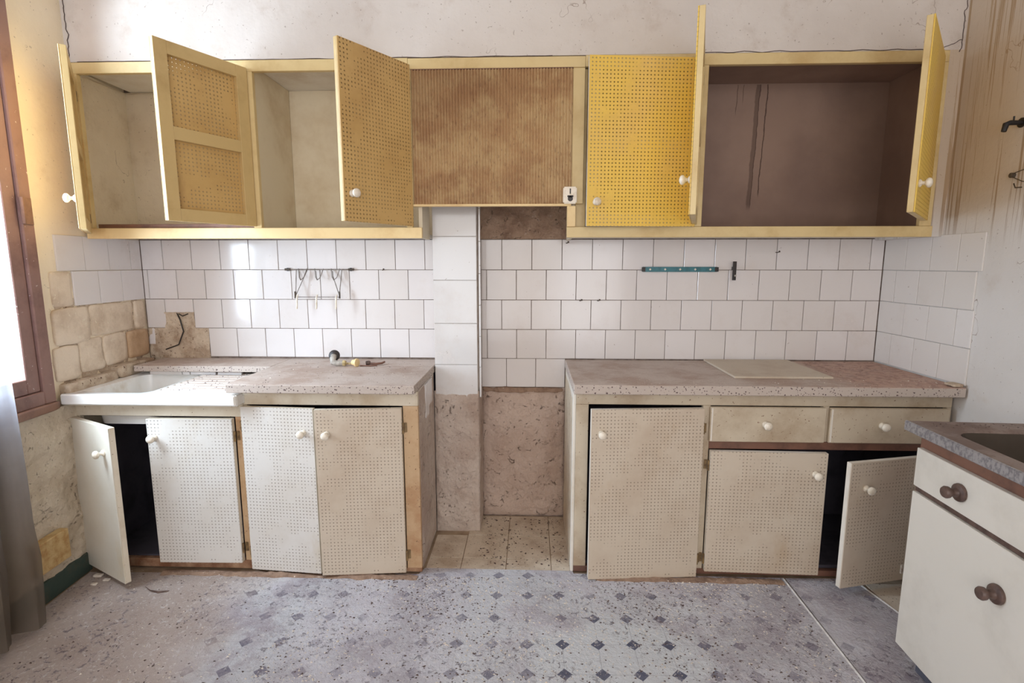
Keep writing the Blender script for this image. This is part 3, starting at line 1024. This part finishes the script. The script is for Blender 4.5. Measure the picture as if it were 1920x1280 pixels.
# ------------------------------------------------------------------ right wall cupboard
cup2 = tag(empty('wall_cupboard'), 'yellow-painted wall cupboard on the right, one bright yellow door shut and two doors standing open', 'wall cupboard')
frame_piece(cup2, 0.237, 1.698, 2.156, 2.200, name='top_rail')
frame_piece(cup2, 0.169, 1.706, 1.462, 1.507, name='bottom_rail')
frame_piece(cup2, 0.169, 0.205, 1.5075, 1.594, 'peach_paint', name='stile', y0=-0.372)
frame_piece(cup2, 0.2055, 0.250, 1.5075, 2.1555, name='stile', y0=-0.3335, y1=-0.312)
frame_piece(cup2, 0.700, 0.742, 1.5075, 2.1555, name='stile')
frame_piece(cup2, 1.650, 1.698, 1.5075, 2.1555, name='stile')
box('end_panel', 'interior_cream', cup2, 0.190, 0.2045, -0.333, -0.006, 1.464, 2.186, 0)
box('floor_board', 'interior_white', cup2, 0.2055, 1.698, UY + 0.0225, -0.002, 1.474, 1.490, 0)
box('back_panel', 'smoked', cup2, 0.2055, 1.698, -0.0055, -0.0015, 1.4905, 2.192, 0)
box('partition', 'smoked', cup2, 0.706, 0.722, UY + 0.0225, -0.006, 1.4905, 2.192, 0)
box('ceiling_board', 'smoked', cup2, 0.2055, 1.698, UY + 0.0225, -0.002, 2.1925, 2.199, 0)
box('side_lining', 'smoked', cup2, 1.692, 1.6985, UY + 0.0225, -0.006, 1.4905, 2.192, 0)
door(cup2, 0.704, -0.362, 1.505, 2.176, 0.462, -1, 5.5, 'interior_white', 'peg_yellow', 0.425, 0.098, label='bright yellow perforated door, nearly shut')
door(cup2, 0.722, -0.364, 1.516, 2.180, 0.480, 1, 107.5, 'yellow_paint', 'peg_yellow', 0.40, 0.128, label='door swung out towards the viewer, seen edge-on')
door(cup2, 1.648, -0.366, 1.528, 2.170, 0.490, -1, 50, 'yellow_paint', 'peg_yellow', 0.455, 0.100, label='rightmost door, half open beside the stained wall')

# ------------------------------------------------------------------ left lower cupboards
LY = -0.55
lc = tag(empty('base_cupboard'), 'low white-beige sink cupboard in the left corner, leftmost door ajar', 'base cupboard')


def low_piece(parent, x0, x1, z0, z1, Y, mat='lower_frame_paint', name='rail', th=0.022):
    return box(name, mat, parent, x0, x1, Y, Y + th, z0, z1, 0.0015)


low_piece(lc, -1.952, -1.2075, 0.702, 0.762, LY, 'cream_paint', 'top_rail')
low_piece(lc, -1.952, -1.2075, 0.004, 0.044, LY, 'ledge_wood', 'bottom_rail')
low_piece(lc, -1.952, -1.930, 0.0445, 0.7015, LY, name='stile')
low_piece(lc, -1.246, -1.2075, 0.0445, 0.7015, LY, 'rusty_paint', 'stile')
box('bottom_board', 'shaded_interior', lc, -1.950, -1.2285, -0.5275, -0.012, 0.03, 0.05, 0)
box('back_board', 'shaded_interior', lc, -1.950, -1.2285, -0.0120, -0.008, 0.0505, 0.62, 0)
box('side_board', 'shaded_interior', lc, -1.945, -1.930, -0.5275, -0.05, 0.0505, 0.62, 0)
box('side_board', 'shaded_interior', lc, -1.228, -1.212, -0.5275, -0.0125, 0.0505, 0.62, 0)
door(lc, -1.948, -0.553, 0.030, 0.700, 0.330, 1, 27, 'cream_paint', 'peg_flat', 0.275, 0.560, label='plain white door standing ajar', st=0.03)
door(lc, -1.248, -0.553, 0.046, 0.699, 0.366, -1, 1.2, 'cream_paint', 'peg_beige_lit', 0.335, 0.572, label='closed perforated door, beige lightened by painted-in window light')

lw = tag(empty('base_cupboard'), 'low cupboard with two perforated doors under the left worktop, beside the chimney pillar', 'base cupboard')
low_piece(lw, -1.206, -0.4575, 0.757, 0.818, LY, 'cream_paint', 'top_rail')
low_piece(lw, -1.206, -0.4575, 0.004, 0.022, LY, 'ledge_wood', 'bottom_rail')
low_piece(lw, -0.522, -0.4575, 0.0225, 0.7565, LY, 'rusty_paint', 'stile')
low_piece(lw, -1.206, -1.190, 0.0225, 0.7565, LY, 'lower_frame_paint', 'stile')
box('side_wall', 'grout_light', lw, -0.474, -0.460, -0.5275, -0.170, 0.002, 0.818, 0)
rough_patch('side_plaster', 'rough_plaster', lw, (-0.4592, -0.5275, 0.002), (0, 0.352, 0), (0, 0, 0.816), 36, 80, 0.007, 10, 21)
for ya, yb, za in ((-0.40, -0.325, 0.66), (-0.320, -0.245, 0.70)):
    t_ = tile(lw, -0.4535, (ya + yb) / 2, (za + 0.815) / 2, 0.073, 0.815 - za, 'x', 'white_tile', 0.008, 'tile')
box('bottom_board', 'shaded_interior', lw, -1.206, -0.4745, -0.5275, -0.012, 0.0225, 0.045, 0)
box('back_board', 'shaded_interior', lw, -1.206, -0.4745, -0.0120, -0.008, 0.0455, 0.80, 0)
door(lw, -1.204, -0.553, 0.018, 0.754, 0.320, 1, 4.5, 'cream_paint', 'peg_beige_lit', 0.275, 0.632, label='left door of the pair, beige lightened by painted-in window light')
door(lw, -0.524, -0.553, 0.016, 0.753, 0.358, -1, 5.5, 'cream_paint', 'peg_beige', 0.31, 0.632, label='right door of the pair, beige with rusty dust')

# ceramic sink
sk = tag(empty('ceramic_sink'), 'white ceramic sink with ribbed drainboard and thick front edge, in the left corner', 'sink')


def rrect(x0, x1, y0, y1, r, n=6):
    pts = []
    for cx, cy, a0 in ((x1 - r, y1 - r, 0), (x0 + r, y1 - r, PI / 2), (x0 + r, y0 + r, PI), (x1 - r, y0 + r, 3 * PI / 2)):
        for k in range(n + 1):
            a = a0 + PI / 2 * k / n
            pts.append((cx + r * math.cos(a), cy + r * math.sin(a)))
    return pts


def basin_plate(outer, inner, z_top, z_bot, depth, rimdrop=0.006, front=0.0):
    """plate with a bowl: outer and inner are rounded rectangles (x0,x1,y0,y1,r)"""
    mb = MB()
    N = 28
    O = rrect(*outer)
    I = rrect(*inner)
    ix0, ix1, iy0, iy1, ir = inner
    I2 = rrect(ix0 + 0.012, ix1 - 0.012, iy0 + 0.012, iy1 - 0.012, ir)
    I3 = rrect(ix0 + 0.03, ix1 - 0.03, iy0 + 0.03, iy1 - 0.03, ir)
    rings = [[(x, y, z_bot) for x, y in O], [(x, y, z_top) for x, y in O], [(x, y, z_top) for x, y in I],
             [(x, y, z_top - rimdrop) for x, y in I2]]
    if front:
        I4 = rrect(ix0 + 0.016, ix1 - 0.016, iy0 + front, iy1 - 0.016, ir)
        I3 = rrect(ix0 + 0.03, ix1 - 0.03, iy0 + front + 0.01, iy1 - 0.03, ir)
        rings.append([(x, y, z_top - 0.034) for x, y in I4])
    rings.append([(x, y, z_top - depth) for x, y in I3])
    vs = [p for r in rings for p in r]
    n = len(O)
    fs = []
    for i in range(len(rings) - 1):
        for k in range(n):
            a, b = i * n + k, i * n + (k + 1) % n
            fs.append((a, b, b + n, a + n))
    fs.append(tuple((len(rings) - 1) * n + k for k in range(n)))
    mb.add(vs, fs)
    return mb


sb = basin_plate((-1.944, -1.590, -0.610, -0.140, 0.004), (-1.915, -1.600, -0.575, -0.165, 0.05), 0.810, 0.764, 0.155, 0.006, 0.05)
sb.build('bowl', 'sink_ceramic', sk, 0, True)
db = MB()
db.box(-1.5895, -1.198, -0.610, -0.560, 0.764, 0.810)
db.box(-1.5895, -1.198, -0.560, -0.140, 0.764, 0.800)
o = db.build('drainboard', 'sink_ceramic', sk, 0.003)
for i in range(9):
    y_ = -0.545 + i * 0.045
    rb_ = MB().tube([(-1.598, y_, 0.800), (-1.575, y_, 0.806), (-1.25, y_, 0.8045), (-1.21, y_, 0.800)], 0.0085, 8)
    put('drain_rib', rb_.mesh('drain_rib', 'terrazzo' if i > 0 else 'sink_ceramic', 0, True), sk)
box('front_roll', 'sink_ceramic', sk, -1.944, -1.199, -0.622, -0.604, 0.766, 0.812, 0.006)

# left worktop with narrow shelf strip running behind the sink
wt = tag(empty('worktop'), 'dusty speckled stone worktop on the left, running on behind the ceramic sink', 'worktop')
w = MB()
w.box(-1.243, -0.4565, -0.610, -0.1745, 0.821, 0.857)
w.box(-1.243, -0.4565, -0.1745, 0.0, 0.821, 0.857)
w.box(-1.925, -1.243, -0.225, 0.0, 0.828, 0.857)
w.build('slab', 'terrazzo', wt, 0.0025)
for xa_, xb_ in ((-1.86, -1.70), (-1.695, -1.66), (-1.655, -1.53), (-1.52, -1.40)):
    box('edge_tile', 'white_tile', wt, xa_, xb_, -0.205, -0.195, 0.8102, 0.8275, 0.001)

# ------------------------------------------------------------------ right lower cupboard
RY = -0.52
rc = tag(empty('base_cupboard'), 'long beige base cupboard under the right worktop, with two drawers and three perforated doors', 'base cupboard')
low_piece(rc, 0.209, 1.748, 0.764, 0.818, RY, 'lower_frame_paint', 'top_rail')
low_piece(rc, 0.209, 1.748, 0.004, 0.030, RY, 'brown_laminate', 'bottom_rail')
low_piece(rc, 0.209, 0.262, 0.0305, 0.7635, RY, 'lower_frame_paint', 'stile')
low_piece(rc, 0.738, 0.770, 0.0305, 0.7635, RY, 'lower_frame_paint', 'stile')
low_piece(rc, 1.728, 1.748, 0.0305, 0.7635, RY, 'lower_frame_paint', 'stile')
low_piece(rc, 1.2300, 1.2560, 0.6115, 0.7635, RY, 'lower_frame_paint', 'stile')
low_piece(rc, 0.7705, 1.7275, 0.576, 0.611, RY, 'brown_laminate', 'middle_rail')
box('side_wall', 'interior_white', rc, 0.196, 0.2085, RY + 0.002, -0.008, 0.002, 0.818, 0.002)
rough_patch('side_plaster', 'left_low_plaster', rc, (0.196, -0.012, 0.002), (0, -0.485, 0), (0, 0, 0.80), 30, 60, 0.005, 10, 31)
box('bottom_board', 'shaded_interior', rc, 0.2095, 1.748, -0.4975, -0.012, 0.0305, 0.045, 0)
box('back_board', 'shaded_interior', rc, 0.2095, 1.748, -0.0120, -0.008, 0.0455, 0.80, 0)
box('divider', 'shaded_interior', rc, 0.745, 0.760, -0.4975, -0.0125, 0.0455, 0.80, 0)
box('end_board', 'shaded_interior', rc, 1.735, 1.7465, -0.4975, -0.0125, 0.0455, 0.80, 0)
box('shelf', 'shaded_interior', rc, 0.7605, 1.7345, -0.4975, -0.0125, 0.580, 0.596, 0)
door(rc, 0.736, -0.5225, 0.006, 0.757, 0.472, -1, 4.5, 'interior_white', 'peg_beige', 0.430, 0.650, label='tall left door under the worktop, rust-dusted')
door(rc, 0.772, -0.5225, 0.032, 0.574, 0.476, 1, 1.5, 'interior_white', 'peg_beige', 0.430, 0.452, label='middle door under the left drawer')
door(rc, 1.726, -0.5225, 0.036, 0.570, 0.462, -1, 14, 'interior_white', 'peg_beige', 0.385, 0.425, label='right door standing ajar in front of the dark inside')
for xa_, xb_, kx in ((0.764, 1.236, 0.990), (1.252, 1.730, 1.462)):
    dr = box('drawer', 'lower_frame_paint', rc, xa_, xb_, -0.540, -0.5215, 0.613, 0.762, 0.003)
    knob(dr, kx - (xa_ + xb_) / 2, -0.009, 0.690 - 0.6875, s=1.0)
    MB().box(-(xb_ - xa_) / 2 + 0.004, -(xb_ - xa_) / 2 + 0.010, -0.0098, -0.009, -0.07, 0.07).build('edge_bead', 'interior_white', dr)
# right worktop and loose board on it
wr = tag(box('worktop', 'terrazzo', None, 0.193, 1.7495, -0.580, -0.0005, 0.8205, 0.860, 0.003), 'dusty speckled stone worktop on the right, scattered with crumbs', 'worktop')
bd = MB().box(0.895, 1.312, -0.432, -0.014, 0.8605, 0.8700)
bd = tag(bd.build('loose_board', 'dusty_board', None, 0.0015), 'thin flat board lying on the right worktop under the tiles', 'board')
lump('crumb_heap', 'mortar', None, 1.7, 1.74, -0.575, -0.52, 0.862, 0.874, 0.004, 3)
tag(bpy.data.objects['crumb_heap'], 'small dark heap of crumbs at the right front corner of the right worktop', 'debris')

# ------------------------------------------------------------------ foreground sink unit on the right
FU = tag(empty('sink_unit', (1.252, -1.035, 0.0), math.radians(-3.0)), 'white sink cupboard with brown trim and round brown knobs, cut off at the right edge', 'sink cupboard')
FLEN = 1.0
cc = MB().box(0.012, 0.46, -FLEN, 0.012, 0.085, 0.645)
cc.box(0.012, 0.030, -FLEN, 0.012, 0.6452, 0.8155)
cc.box(0.0302, 0.46, -0.004, 0.012, 0.6452, 0.8155)
cc.box(0.0302, 0.46, -FLEN, -FLEN + 0.016, 0.6452, 0.8155)
cc.box(0.444, 0.46, -FLEN + 0.0162, -0.0042, 0.6452, 0.8155)
cc.build('carcass', 'brown_laminate', FU)
box('plinth', 'plinth_blue', FU, 0.055, 0.44, -FLEN + 0.01, -0.02, 0.0035, 0.0845, 0)
o = box('drawer', 'white_laminate', FU, -0.006, 0.0115, -0.50, -0.001, 0.648, 0.772, 0.0015)
WK = [(0.0, 0.025), (0.004, 0.0265), (0.009, 0.025), (0.013, 0.014), (0.020, 0.011), (0.027, 0.012), (0.033, 0.0165), (0.041, 0.0175), (0.046, 0.0145), (0.048, 0.005)]
wk = MB().lathe(WK, (0, 0, 0), (-1, 0, 0), 24).mesh('knob', 'knob_wood', 0, True)
put('knob', wk, o, (-0.00875, 0.0555, -0.0025))
o = box('door', 'white_laminate', FU, -0.006, 0.0115, -0.50, -0.001, 0.092, 0.628, 0.0015)
put('knob', wk, o, (-0.00875, -0.106, 0.143))
box('grip_rail', 'knob_wood', FU, 0.002, 0.0115, -0.50, -0.001, 0.6295, 0.6465, 0.001)
o = box('drawer', 'white_laminate', FU, -0.006, 0.0115, -0.99, -0.506, 0.648, 0.772, 0.0015)
o = box('door', 'white_laminate', FU, -0.006, 0.0115, -0.99, -0.506, 0.092, 0.628, 0.0015)
sf = MB()
sf.box(-0.004, 0.011, 0.0125, 0.017, 0.33, 0.36)
sf.build('hinge', 'old_chrome', FU)
ST = tag(empty('steel_sink', (1.252, -1.035, 0.0), math.radians(-3.0)), 'stained steel sink top with speckled front edge on the white unit at the right', 'sink')
tp = basin_plate((-0.010, 0.485, -FLEN - 0.01, 0.052, 0.006), (0.046, 0.42, -0.72, -0.030, 0.06), 0.843, 0.8165, 0.17)
tp.build('sink_top', 'steel_top', ST, 0, True)
bw = MB()
I2 = rrect(0.0595, 0.4065, -0.7065, -0.0435, 0.06)
I3 = rrect(0.078, 0.388, -0.688, -0.062, 0.06)
n = len(I2)
bw.add([(x, y, 0.836) for x, y in I2] + [(x, y, 0.676) for x, y in I3], [(k, (k + 1) % n, (k + 1) % n + n, k + n) for k in range(n)] + [tuple(n + k for k in range(n))])
bw.build('bowl', 'steel_bowl', ST, 0, True)
box('rolled_edge', 'steel_edge', ST, -0.020, -0.0105, -FLEN - 0.01, 0.052, 0.814, 0.846, 0.003)

# ------------------------------------------------------------------ small things
# old tap fitting on the left worktop
tp = tag(empty('old_tap', (-0.945, -0.17, 0.857)), 'broken old tap with a round flange and brass stem, on the left worktop', 'tap')
tb = MB().lathe([(0, 0.027), (0.004, 0.027), (0.008, 0.020), (0.012, 0.012)], (0.0, -0.005, 0.048), (0.1, -1, 0.25), 20)
tb.build('flange', 'black_iron', tp, 0, True)
MB().tube([(0.0, -0.012, 0.046), (0.0, -0.03, 0.036), (0.004, -0.035, 0.020), (0.02, -0.035, 0.016), (0.05, -0.032, 0.015)], [0.015, 0.015, 0.016, 0.014, 0.012], 12).build('elbow', 'old_chrome', tp, 0, True)
MB().lathe([(0, 0.0145), (0.006, 0.0155), (0.010, 0.0155), (0.014, 0.0135)], (0.05, -0.032, 0.0155), (1, 0.05, 0), 6).build('nut', 'brass', tp)
MB().tube([(0.064, -0.031, 0.014), (0.10, -0.030, 0.013)], 0.0055, 8).build('stem', 'brass', tp)
MB().lathe([(0, 0.010), (0.004, 0.013), (0.018, 0.015), (0.022, 0.020), (0.030, 0.020), (0.032, 0.010)], (0.095, -0.030, 0.0195), (1, -0.35, 0), 18).build('collar', 'peach_paint', tp, 0, True)
sp = tag(empty('tap_spout', (-0.79, -0.175, 0.857)), 'rusty loose tap spout lying right of the brass tap, left worktop', 'tap')
MB().lathe([(0, 0.010), (0.012, 0.0115), (0.02, 0.009)], (0.0, 0, 0.011), (1, 0.1, 0.1), 14).build('ring', 'knob_wood', sp, 0, True)
MB().tube([(0.02, 0.0, 0.009), (0.05, -0.005, 0.009), (0.075, 0.01, 0.010), (0.085, 0.025, 0.014)], [0.006, 0.006, 0.0055, 0.005], 8).build('pipe', 'brown_laminate', sp, 0, True)
MB().tube([(-0.02, -0.028, 0.004), (0.03, -0.030, 0.004), (0.06, -0.018, 0.004)], 0.0032, 6).build('rod', 'brown_laminate', sp, 0, True)

# wire hook rack on the left tiles
wr_ = tag(empty('wire_rack', (-1.065, -0.004, 1.321)), 'folding wire rack with hooks on the tiles above the left worktop', 'hook rack')
R = 0.0021
MB().tube([(-0.150, -0.006, 0), (0.150, -0.006, 0)], R * 1.3, 6).build('rail', 'wire', wr_)
for sx in (-1, 1):
    MB().tube([(sx * 0.163, -0.001, 0), (sx * 0.163, -0.010, 0)], 0.0085, 10).build('screw_cap', 'black_iron', wr_)
    MB().tube([(sx * 0.150, -0.006, 0.0), (sx * 0.178, -0.006, 0.0)], 0.006, 8).build('foot', 'wire_dark', wr_)
for k, x_ in enumerate((-0.085, 0.0, 0.085)):
    hk = MB().tube([(x_ - 0.022, -0.008, 0.004), (x_ - 0.012, -0.028, -0.040), (x_, -0.036, -0.052), (x_ + 0.012, -0.028, -0.040), (x_ + 0.022, -0.008, 0.004)], R, 6)
    hk.tube([(x_ - 0.001, -0.036, -0.052), (x_ - 0.001, -0.048, -0.040), (x_ - 0.001, -0.050, -0.008)], R * 1.6, 6)
    hk.build('hook', 'wire', wr_)
for sx in (-1, 1):
    MB().tube([(sx * 0.118, -0.008, 0.0), (sx * 0.112 - 0.0, -0.045, -0.130)], R, 6).build('arm', 'wire', wr_)
    MB().tube([(sx * 0.060, -0.008, 0.0), (sx * 0.112 - 0.0, -0.045, -0.130)], R, 6).build('arm', 'wire', wr_)
    MB().tube([(sx * 0.114, -0.046, -0.110), (sx * 0.114, -0.047, -0.145)], R * 2.0, 6).build('sleeve', 'wire_dark', wr_)
MB().tube([(-0.112, -0.046, -0.138), (0.112, -0.046, -0.138)], R, 6).build('cross_bar', 'wire', wr_)
for x_ in (-0.10, 0.0, 0.10):
    hk = MB().tube([(x_, -0.048, -0.128), (x_, -0.062, -0.140), (x_, -0.066, -0.185), (x_ - 0.004, -0.060, -0.196)], 0.0042, 8)
    hk.build('coated_hook', 'knob_plastic', wr_)

# teal rail with five pegs and black bracket beside it
tr_ = tag(empty('peg_rail', (0.757, -0.003, 1.322)), 'teal plastic towel rail with five small white pegs on the right tiles', 'hook rail')
MB().box(-0.188, 0.188, -0.010, 0.0, -0.0125, 0.0125).build('rail', 'teal_plastic', tr_, 0.004, False, 2)
for k in range(5):
    MB().lathe([(0, 0.006), (0.003, 0.006), (0.006, 0.004)], (-0.148 + k * 0.074, -0.010, 0.0), (0, -1, 0), 4).build('peg', 'knob_plastic', tr_)
for sx in (-1, 1):
    MB().box(sx * 0.180 - 0.009, sx * 0.180 + 0.009, -0.0112, -0.010, -0.011, 0.011).build('end_cap', 'black_iron', tr_)
bk = tag(empty('wall_bracket', (1.018, 0.0, 1.315)), 'small black metal bracket right of the teal rail', 'bracket')
bm_ = MB().box(-0.009, 0.009, -0.030, -0.026, -0.046, 0.046)
bm_.build('plate', 'black_iron', bk, 0.001)
MB().box(-0.004, 0.004, -0.026, -0.001, 0.005, 0.020).build('shank', 'black_iron', bk)
MB().tube([(0.004, -0.031, -0.024), (0.004, -0.034, -0.024)], 0.005, 10).build('screw', 'old_chrome', bk)

# hooks on the right wall
hk = tag(empty('wall_hook', (1.757, -0.66, 1.845)), 'dark iron hook on the stained right wall, above the wire hanger', 'hook')
MB().tube([(0.0, 0, 0), (-0.04, 0.0, 0.0), (-0.055, 0.0, -0.006), (-0.060, 0.0, -0.03)], [0.008, 0.009, 0.010, 0.008], 10).build('arm', 'rubber_black', hk, 0, True)
MB().lathe([(0, 0.017), (0.004, 0.017)], (0, 0, 0), (-1, 0, 0), 12).build('rose', 'rubber_black', hk)
MB().tube([(-0.03, 0.0, 0.0), (-0.03, 0.0, 0.022)], 0.003, 6).build('pin', 'rubber_black', hk)
wh = tag(empty('wire_hanger', (1.757, -0.655, 1.665)), 'thin bent wire hanger on the right wall below the iron hook', 'hook')
MB().lathe([(0, 0.009), (0.012, 0.009), (0.014, 0.003)], (0, 0, 0), (-1, 0, 0), 10).build('rose', 'wire_dark', wh)
MB().tube([(-0.010, 0, 0.004), (-0.012, -0.05, 0.012), (-0.012, -0.11, 0.012)], 0.0016, 6).build('wire', 'wire_dark', wh)
MB().tube([(-0.010, 0, -0.004), (-0.02, -0.06, -0.030), (-0.02, -0.11, -0.038)], 0.0016, 6).build('wire', 'wire_dark', wh)
MB().tube([(-0.014, -0.02, -0.032), (-0.02, -0.035, -0.048), (-0.02, -0.06, -0.050)], 0.0024, 6).build('wire', 'wire_dark', wh)

# nails left in the tiles
for k, (x_, z_, ln) in enumerate(((-0.742, 1.318, 'bent nail in the tiles right of the wire rack'), (0.190, 1.452, 'nail in the tiles under the left end of the right wall cupboard'),
                                  (0.262, 1.165, 'nail in the joint of the second tile row, above the right worktop'), (0.352, 1.165, 'nail just right of the other joint nail above the right worktop'),
                                  (1.225, 1.405, 'nail in the top tile row at far right of the back wall'))):
    nm = MB().tube([(0, 0.0, 0), (0.004, -0.012, -0.001), (0.010, -0.016, 0.004)], 0.0022, 6)
    nm.lathe([(0, 0.0045), (0.002, 0.0045)], (0.010, -0.016, 0.004), (0.3, -0.6, 0.3), 8)
    o = nm.build('nail', 'wire_dark')
    o.location = (x_, 0.0, z_)
    tag(o, ln, 'nail', 'old nails in the wall tiles')
# loose electric wires hanging from the broken wall above the sink
wv = MB()
wv.tube([(-1.84, 0.004, 1.095), (-1.815, -0.012, 1.06), (-1.80, -0.015, 1.00), (-1.83, -0.018, 0.93), (-1.90, -0.02, 0.905)], 0.0035, 6)
wv.tube([(-1.83, 0.004, 1.09), (-1.80, -0.012, 1.08), (-1.77, -0.012, 1.092)], 0.0028, 6)
tag(wv.build('loose_cable', 'black_iron'), 'dark old cable in the hole of the tiles above the sink', 'cable')

# curtain at the left edge, hanging from a rod over the window
cu = tag(empty('curtain'), 'dusty grey voile curtain hanging at the left edge of the window', 'curtain')


def cfn(u, v):
    z_ = 2.42 * (1 - v) + 0.035 * v
    y_ = -0.915 - u * 0.62
    f = 1.0 + 0.35 * v
    x_ = -1.845 + 0.028 * f * math.sin(u * 34 + 0.6 * math.sin(v * 3)) + 0.012 * math.sin(u * 71 + v * 2)
    y_ += -0.02 * v + 0.012 * math.sin(v * 9 + u * 5) - 0.14 * max(0, v - 0.9) * 4 * (1 - u) * 0.6
    x_ += 0.35 * max(0.0, v - 0.85) * (1 - u)
    return (x_, y_, z_)


cm = MB().grid(cfn, 90, 50)
cm.build('cloth', 'curtain', cu, 0, True)
MB().tube([(-1.86, -0.80, 2.44), (-1.84, -2.0, 2.44)], 0.011, 10).build('rod', 'brown_wood', cu, 0, True)
for y_ in (-0.82, -1.95):
    MB().box(-1.975 if y_ > -1 else -1.9, -1.855, y_ - 0.008, y_ + 0.008, 2.432, 2.448).build('rod_bracket', 'brown_wood', cu)


# ------------------------------------------------------------------ debris
def flakes(name, label, n, region, mat, smin, smax, cat='debris', bias=None, seed=1):
    r = random.Random(seed)
    mb = MB()
    tries = 0
    k = 0
    while k < n and tries < n * 8:
        tries += 1
        x_, y_, z_ = region(r)
        if bias and r.random() > bias(x_, y_):
            continue
        k += 1
        s = smin + (smax - smin) * r.random() ** 3
        a = r.random() * 6.283
        h = s * r.uniform(0.2, 0.6)
        pts = []
        for q in range(3):
            aa = a + q * 2.094 + r.uniform(-0.5, 0.5)
            rr = s * r.uniform(0.5, 1.0)
            pts.append((x_ + rr * math.cos(aa), y_ + rr * math.sin(aa) * 0.8, z_))
        pts.append((x_, y_, z_ + h))
        mb.add(pts, [(0, 1, 3), (1, 2, 3), (2, 0, 3), (2, 1, 0)])
    return tag(mb.build(name, mat), label, cat, kind='stuff')


def nb(x, y, f=2.2, o=0.0):
    return noise.noise(Vector((x * f + o, y * f, 0.3))) * 0.5 + 0.5


fr = lambda r: (r.uniform(-1.75, 1.10), -0.58 - 1.3 * r.random() ** 1.3, 0.0025)
flakes('floor_crumbs', 'dark crumbs strewn over the vinyl floor', 9000, fr, 'flake_dark', 0.0013, 0.0085, bias=lambda x, y: (nb(x, y) ** 2) * (1.0 if x > -0.9 else 0.3), seed=3)
flakes('floor_crumbs', 'pale plaster crumbs strewn over the vinyl floor', 9000, fr, 'flake_light', 0.0013, 0.0080, bias=lambda x, y: (nb(x, y, 2.6, 9) ** 2) * (1.0 if x > -0.9 else 0.35), seed=4)
flakes('floor_crumbs', 'dark crumbs on the bare tiles of the niche floor', 420, lambda r: (r.uniform(-0.23, 0.19), -0.03 - 0.46 * r.random() ** 1.2, 0.0005), 'flake_dark', 0.002, 0.0115,
       bias=lambda x, y: 0.3 + nb(x, y, 5), seed=5)
flakes('worktop_crumbs', 'dark crumbs on the left worktop', 260, lambda r: (r.uniform(-1.2, -0.48), r.uniform(-0.59, -0.03), 0.8575), 'flake_dark', 0.001, 0.005, seed=6)
flakes('worktop_crumbs', 'white paint chips on the left worktop', 90, lambda r: (r.uniform(-1.2, -0.48), r.uniform(-0.59, -0.03), 0.8575), 'flake_light', 0.0015, 0.007, seed=7)
flakes('worktop_crumbs', 'reddish crumbs on the right end of the right worktop', 600, lambda r: (1.35 + 0.37 * r.random(), r.uniform(-0.56, -0.03), 0.8605), 'flake_rose', 0.0015, 0.008,
       bias=lambda x, y: nb(x, y, 7) ** 1.5, seed=8)
flakes('worktop_crumbs', 'pale chips over the right worktop', 160, lambda r: (r.uniform(0.23, 1.70), r.uniform(-0.57, -0.44), 0.8605), 'flake_light', 0.0015, 0.006, seed=9)
flakes('worktop_crumbs', 'dark crumbs on the steel rim of the right sink', 90, lambda r: (r.uniform(1.27, 1.66), r.uniform(-1.055, -1.008), 0.8435), 'flake_dark', 0.0015, 0.006, seed=10)
# torn debris ridge at the foot of the cupboards
rg = MB()


def ridge(x0, x1, y, z, seed, amp=0.012):
    def fn(u, v):
        x_ = x0 + (x1 - x0) * u
        q = Vector((x_ * 16, seed, v * 3))
        a = (0.5 + 0.5 * noise.noise(Vector((x_ * 5, seed, 0)))) * amp
        t_ = v * PI
        return (x_, y - 0.035 * (v - 0.5) * 2 * (0.6 + 0.4 * noise.noise(q)), z + math.sin(t_) * a * (1 + 0.7 * noise.noise(q * 2)))
    rg.grid(fn, 150, 5)


ridge(-1.60, -0.47, -0.590, 0.0024, 3, 0.016)
ridge(0.30, 1.10, -0.565, 0.0024, 8, 0.012)
tag(rg.build('dirt_ridge', 'brown_dirt', None, 0, True), 'ridge of brown dirt along the foot of the lower cupboards', 'debris', kind='stuff')
# larger chips: each its own thing
chips = [(-1.86, -0.63, 0.018), (-1.83, -0.69, 0.012), (-1.80, -0.66, 0.014), (-1.77, -0.61, 0.012)]
cl = ['pale plaster chip nearest the viewer by the green skirting', 'pale plaster chip on the floor, second from the green skirting end',
      'larger pale plaster chip in front of the hinge of the ajar sink door', 'pale plaster chip closest to the foot of the ajar sink door']
for k, (x_, y_, s) in enumerate(chips):
    o = lump('plaster_chip', 'flake_light', None, x_ - s, x_ + s, y_ - s * 0.6, y_ + s * 0.6, 0.0026, 0.0026 + s * 0.5, 0.002, k, 3)
    tag(o, cl[k], 'debris', 'plaster chips by the green skirting')
cwm = MB().tube([(-1.60, -0.70, 0.006), (-1.56, -0.725, 0.005), (-1.52, -0.735, 0.005), (-1.48, -0.725, 0.006)], [0.001, 0.002, 0.0045, 0.0015], 6)
tag(cwm.build('dry_twig', 'knob_wood'), 'thin dark dry twig on the floor in front of the ajar sink door', 'twig')
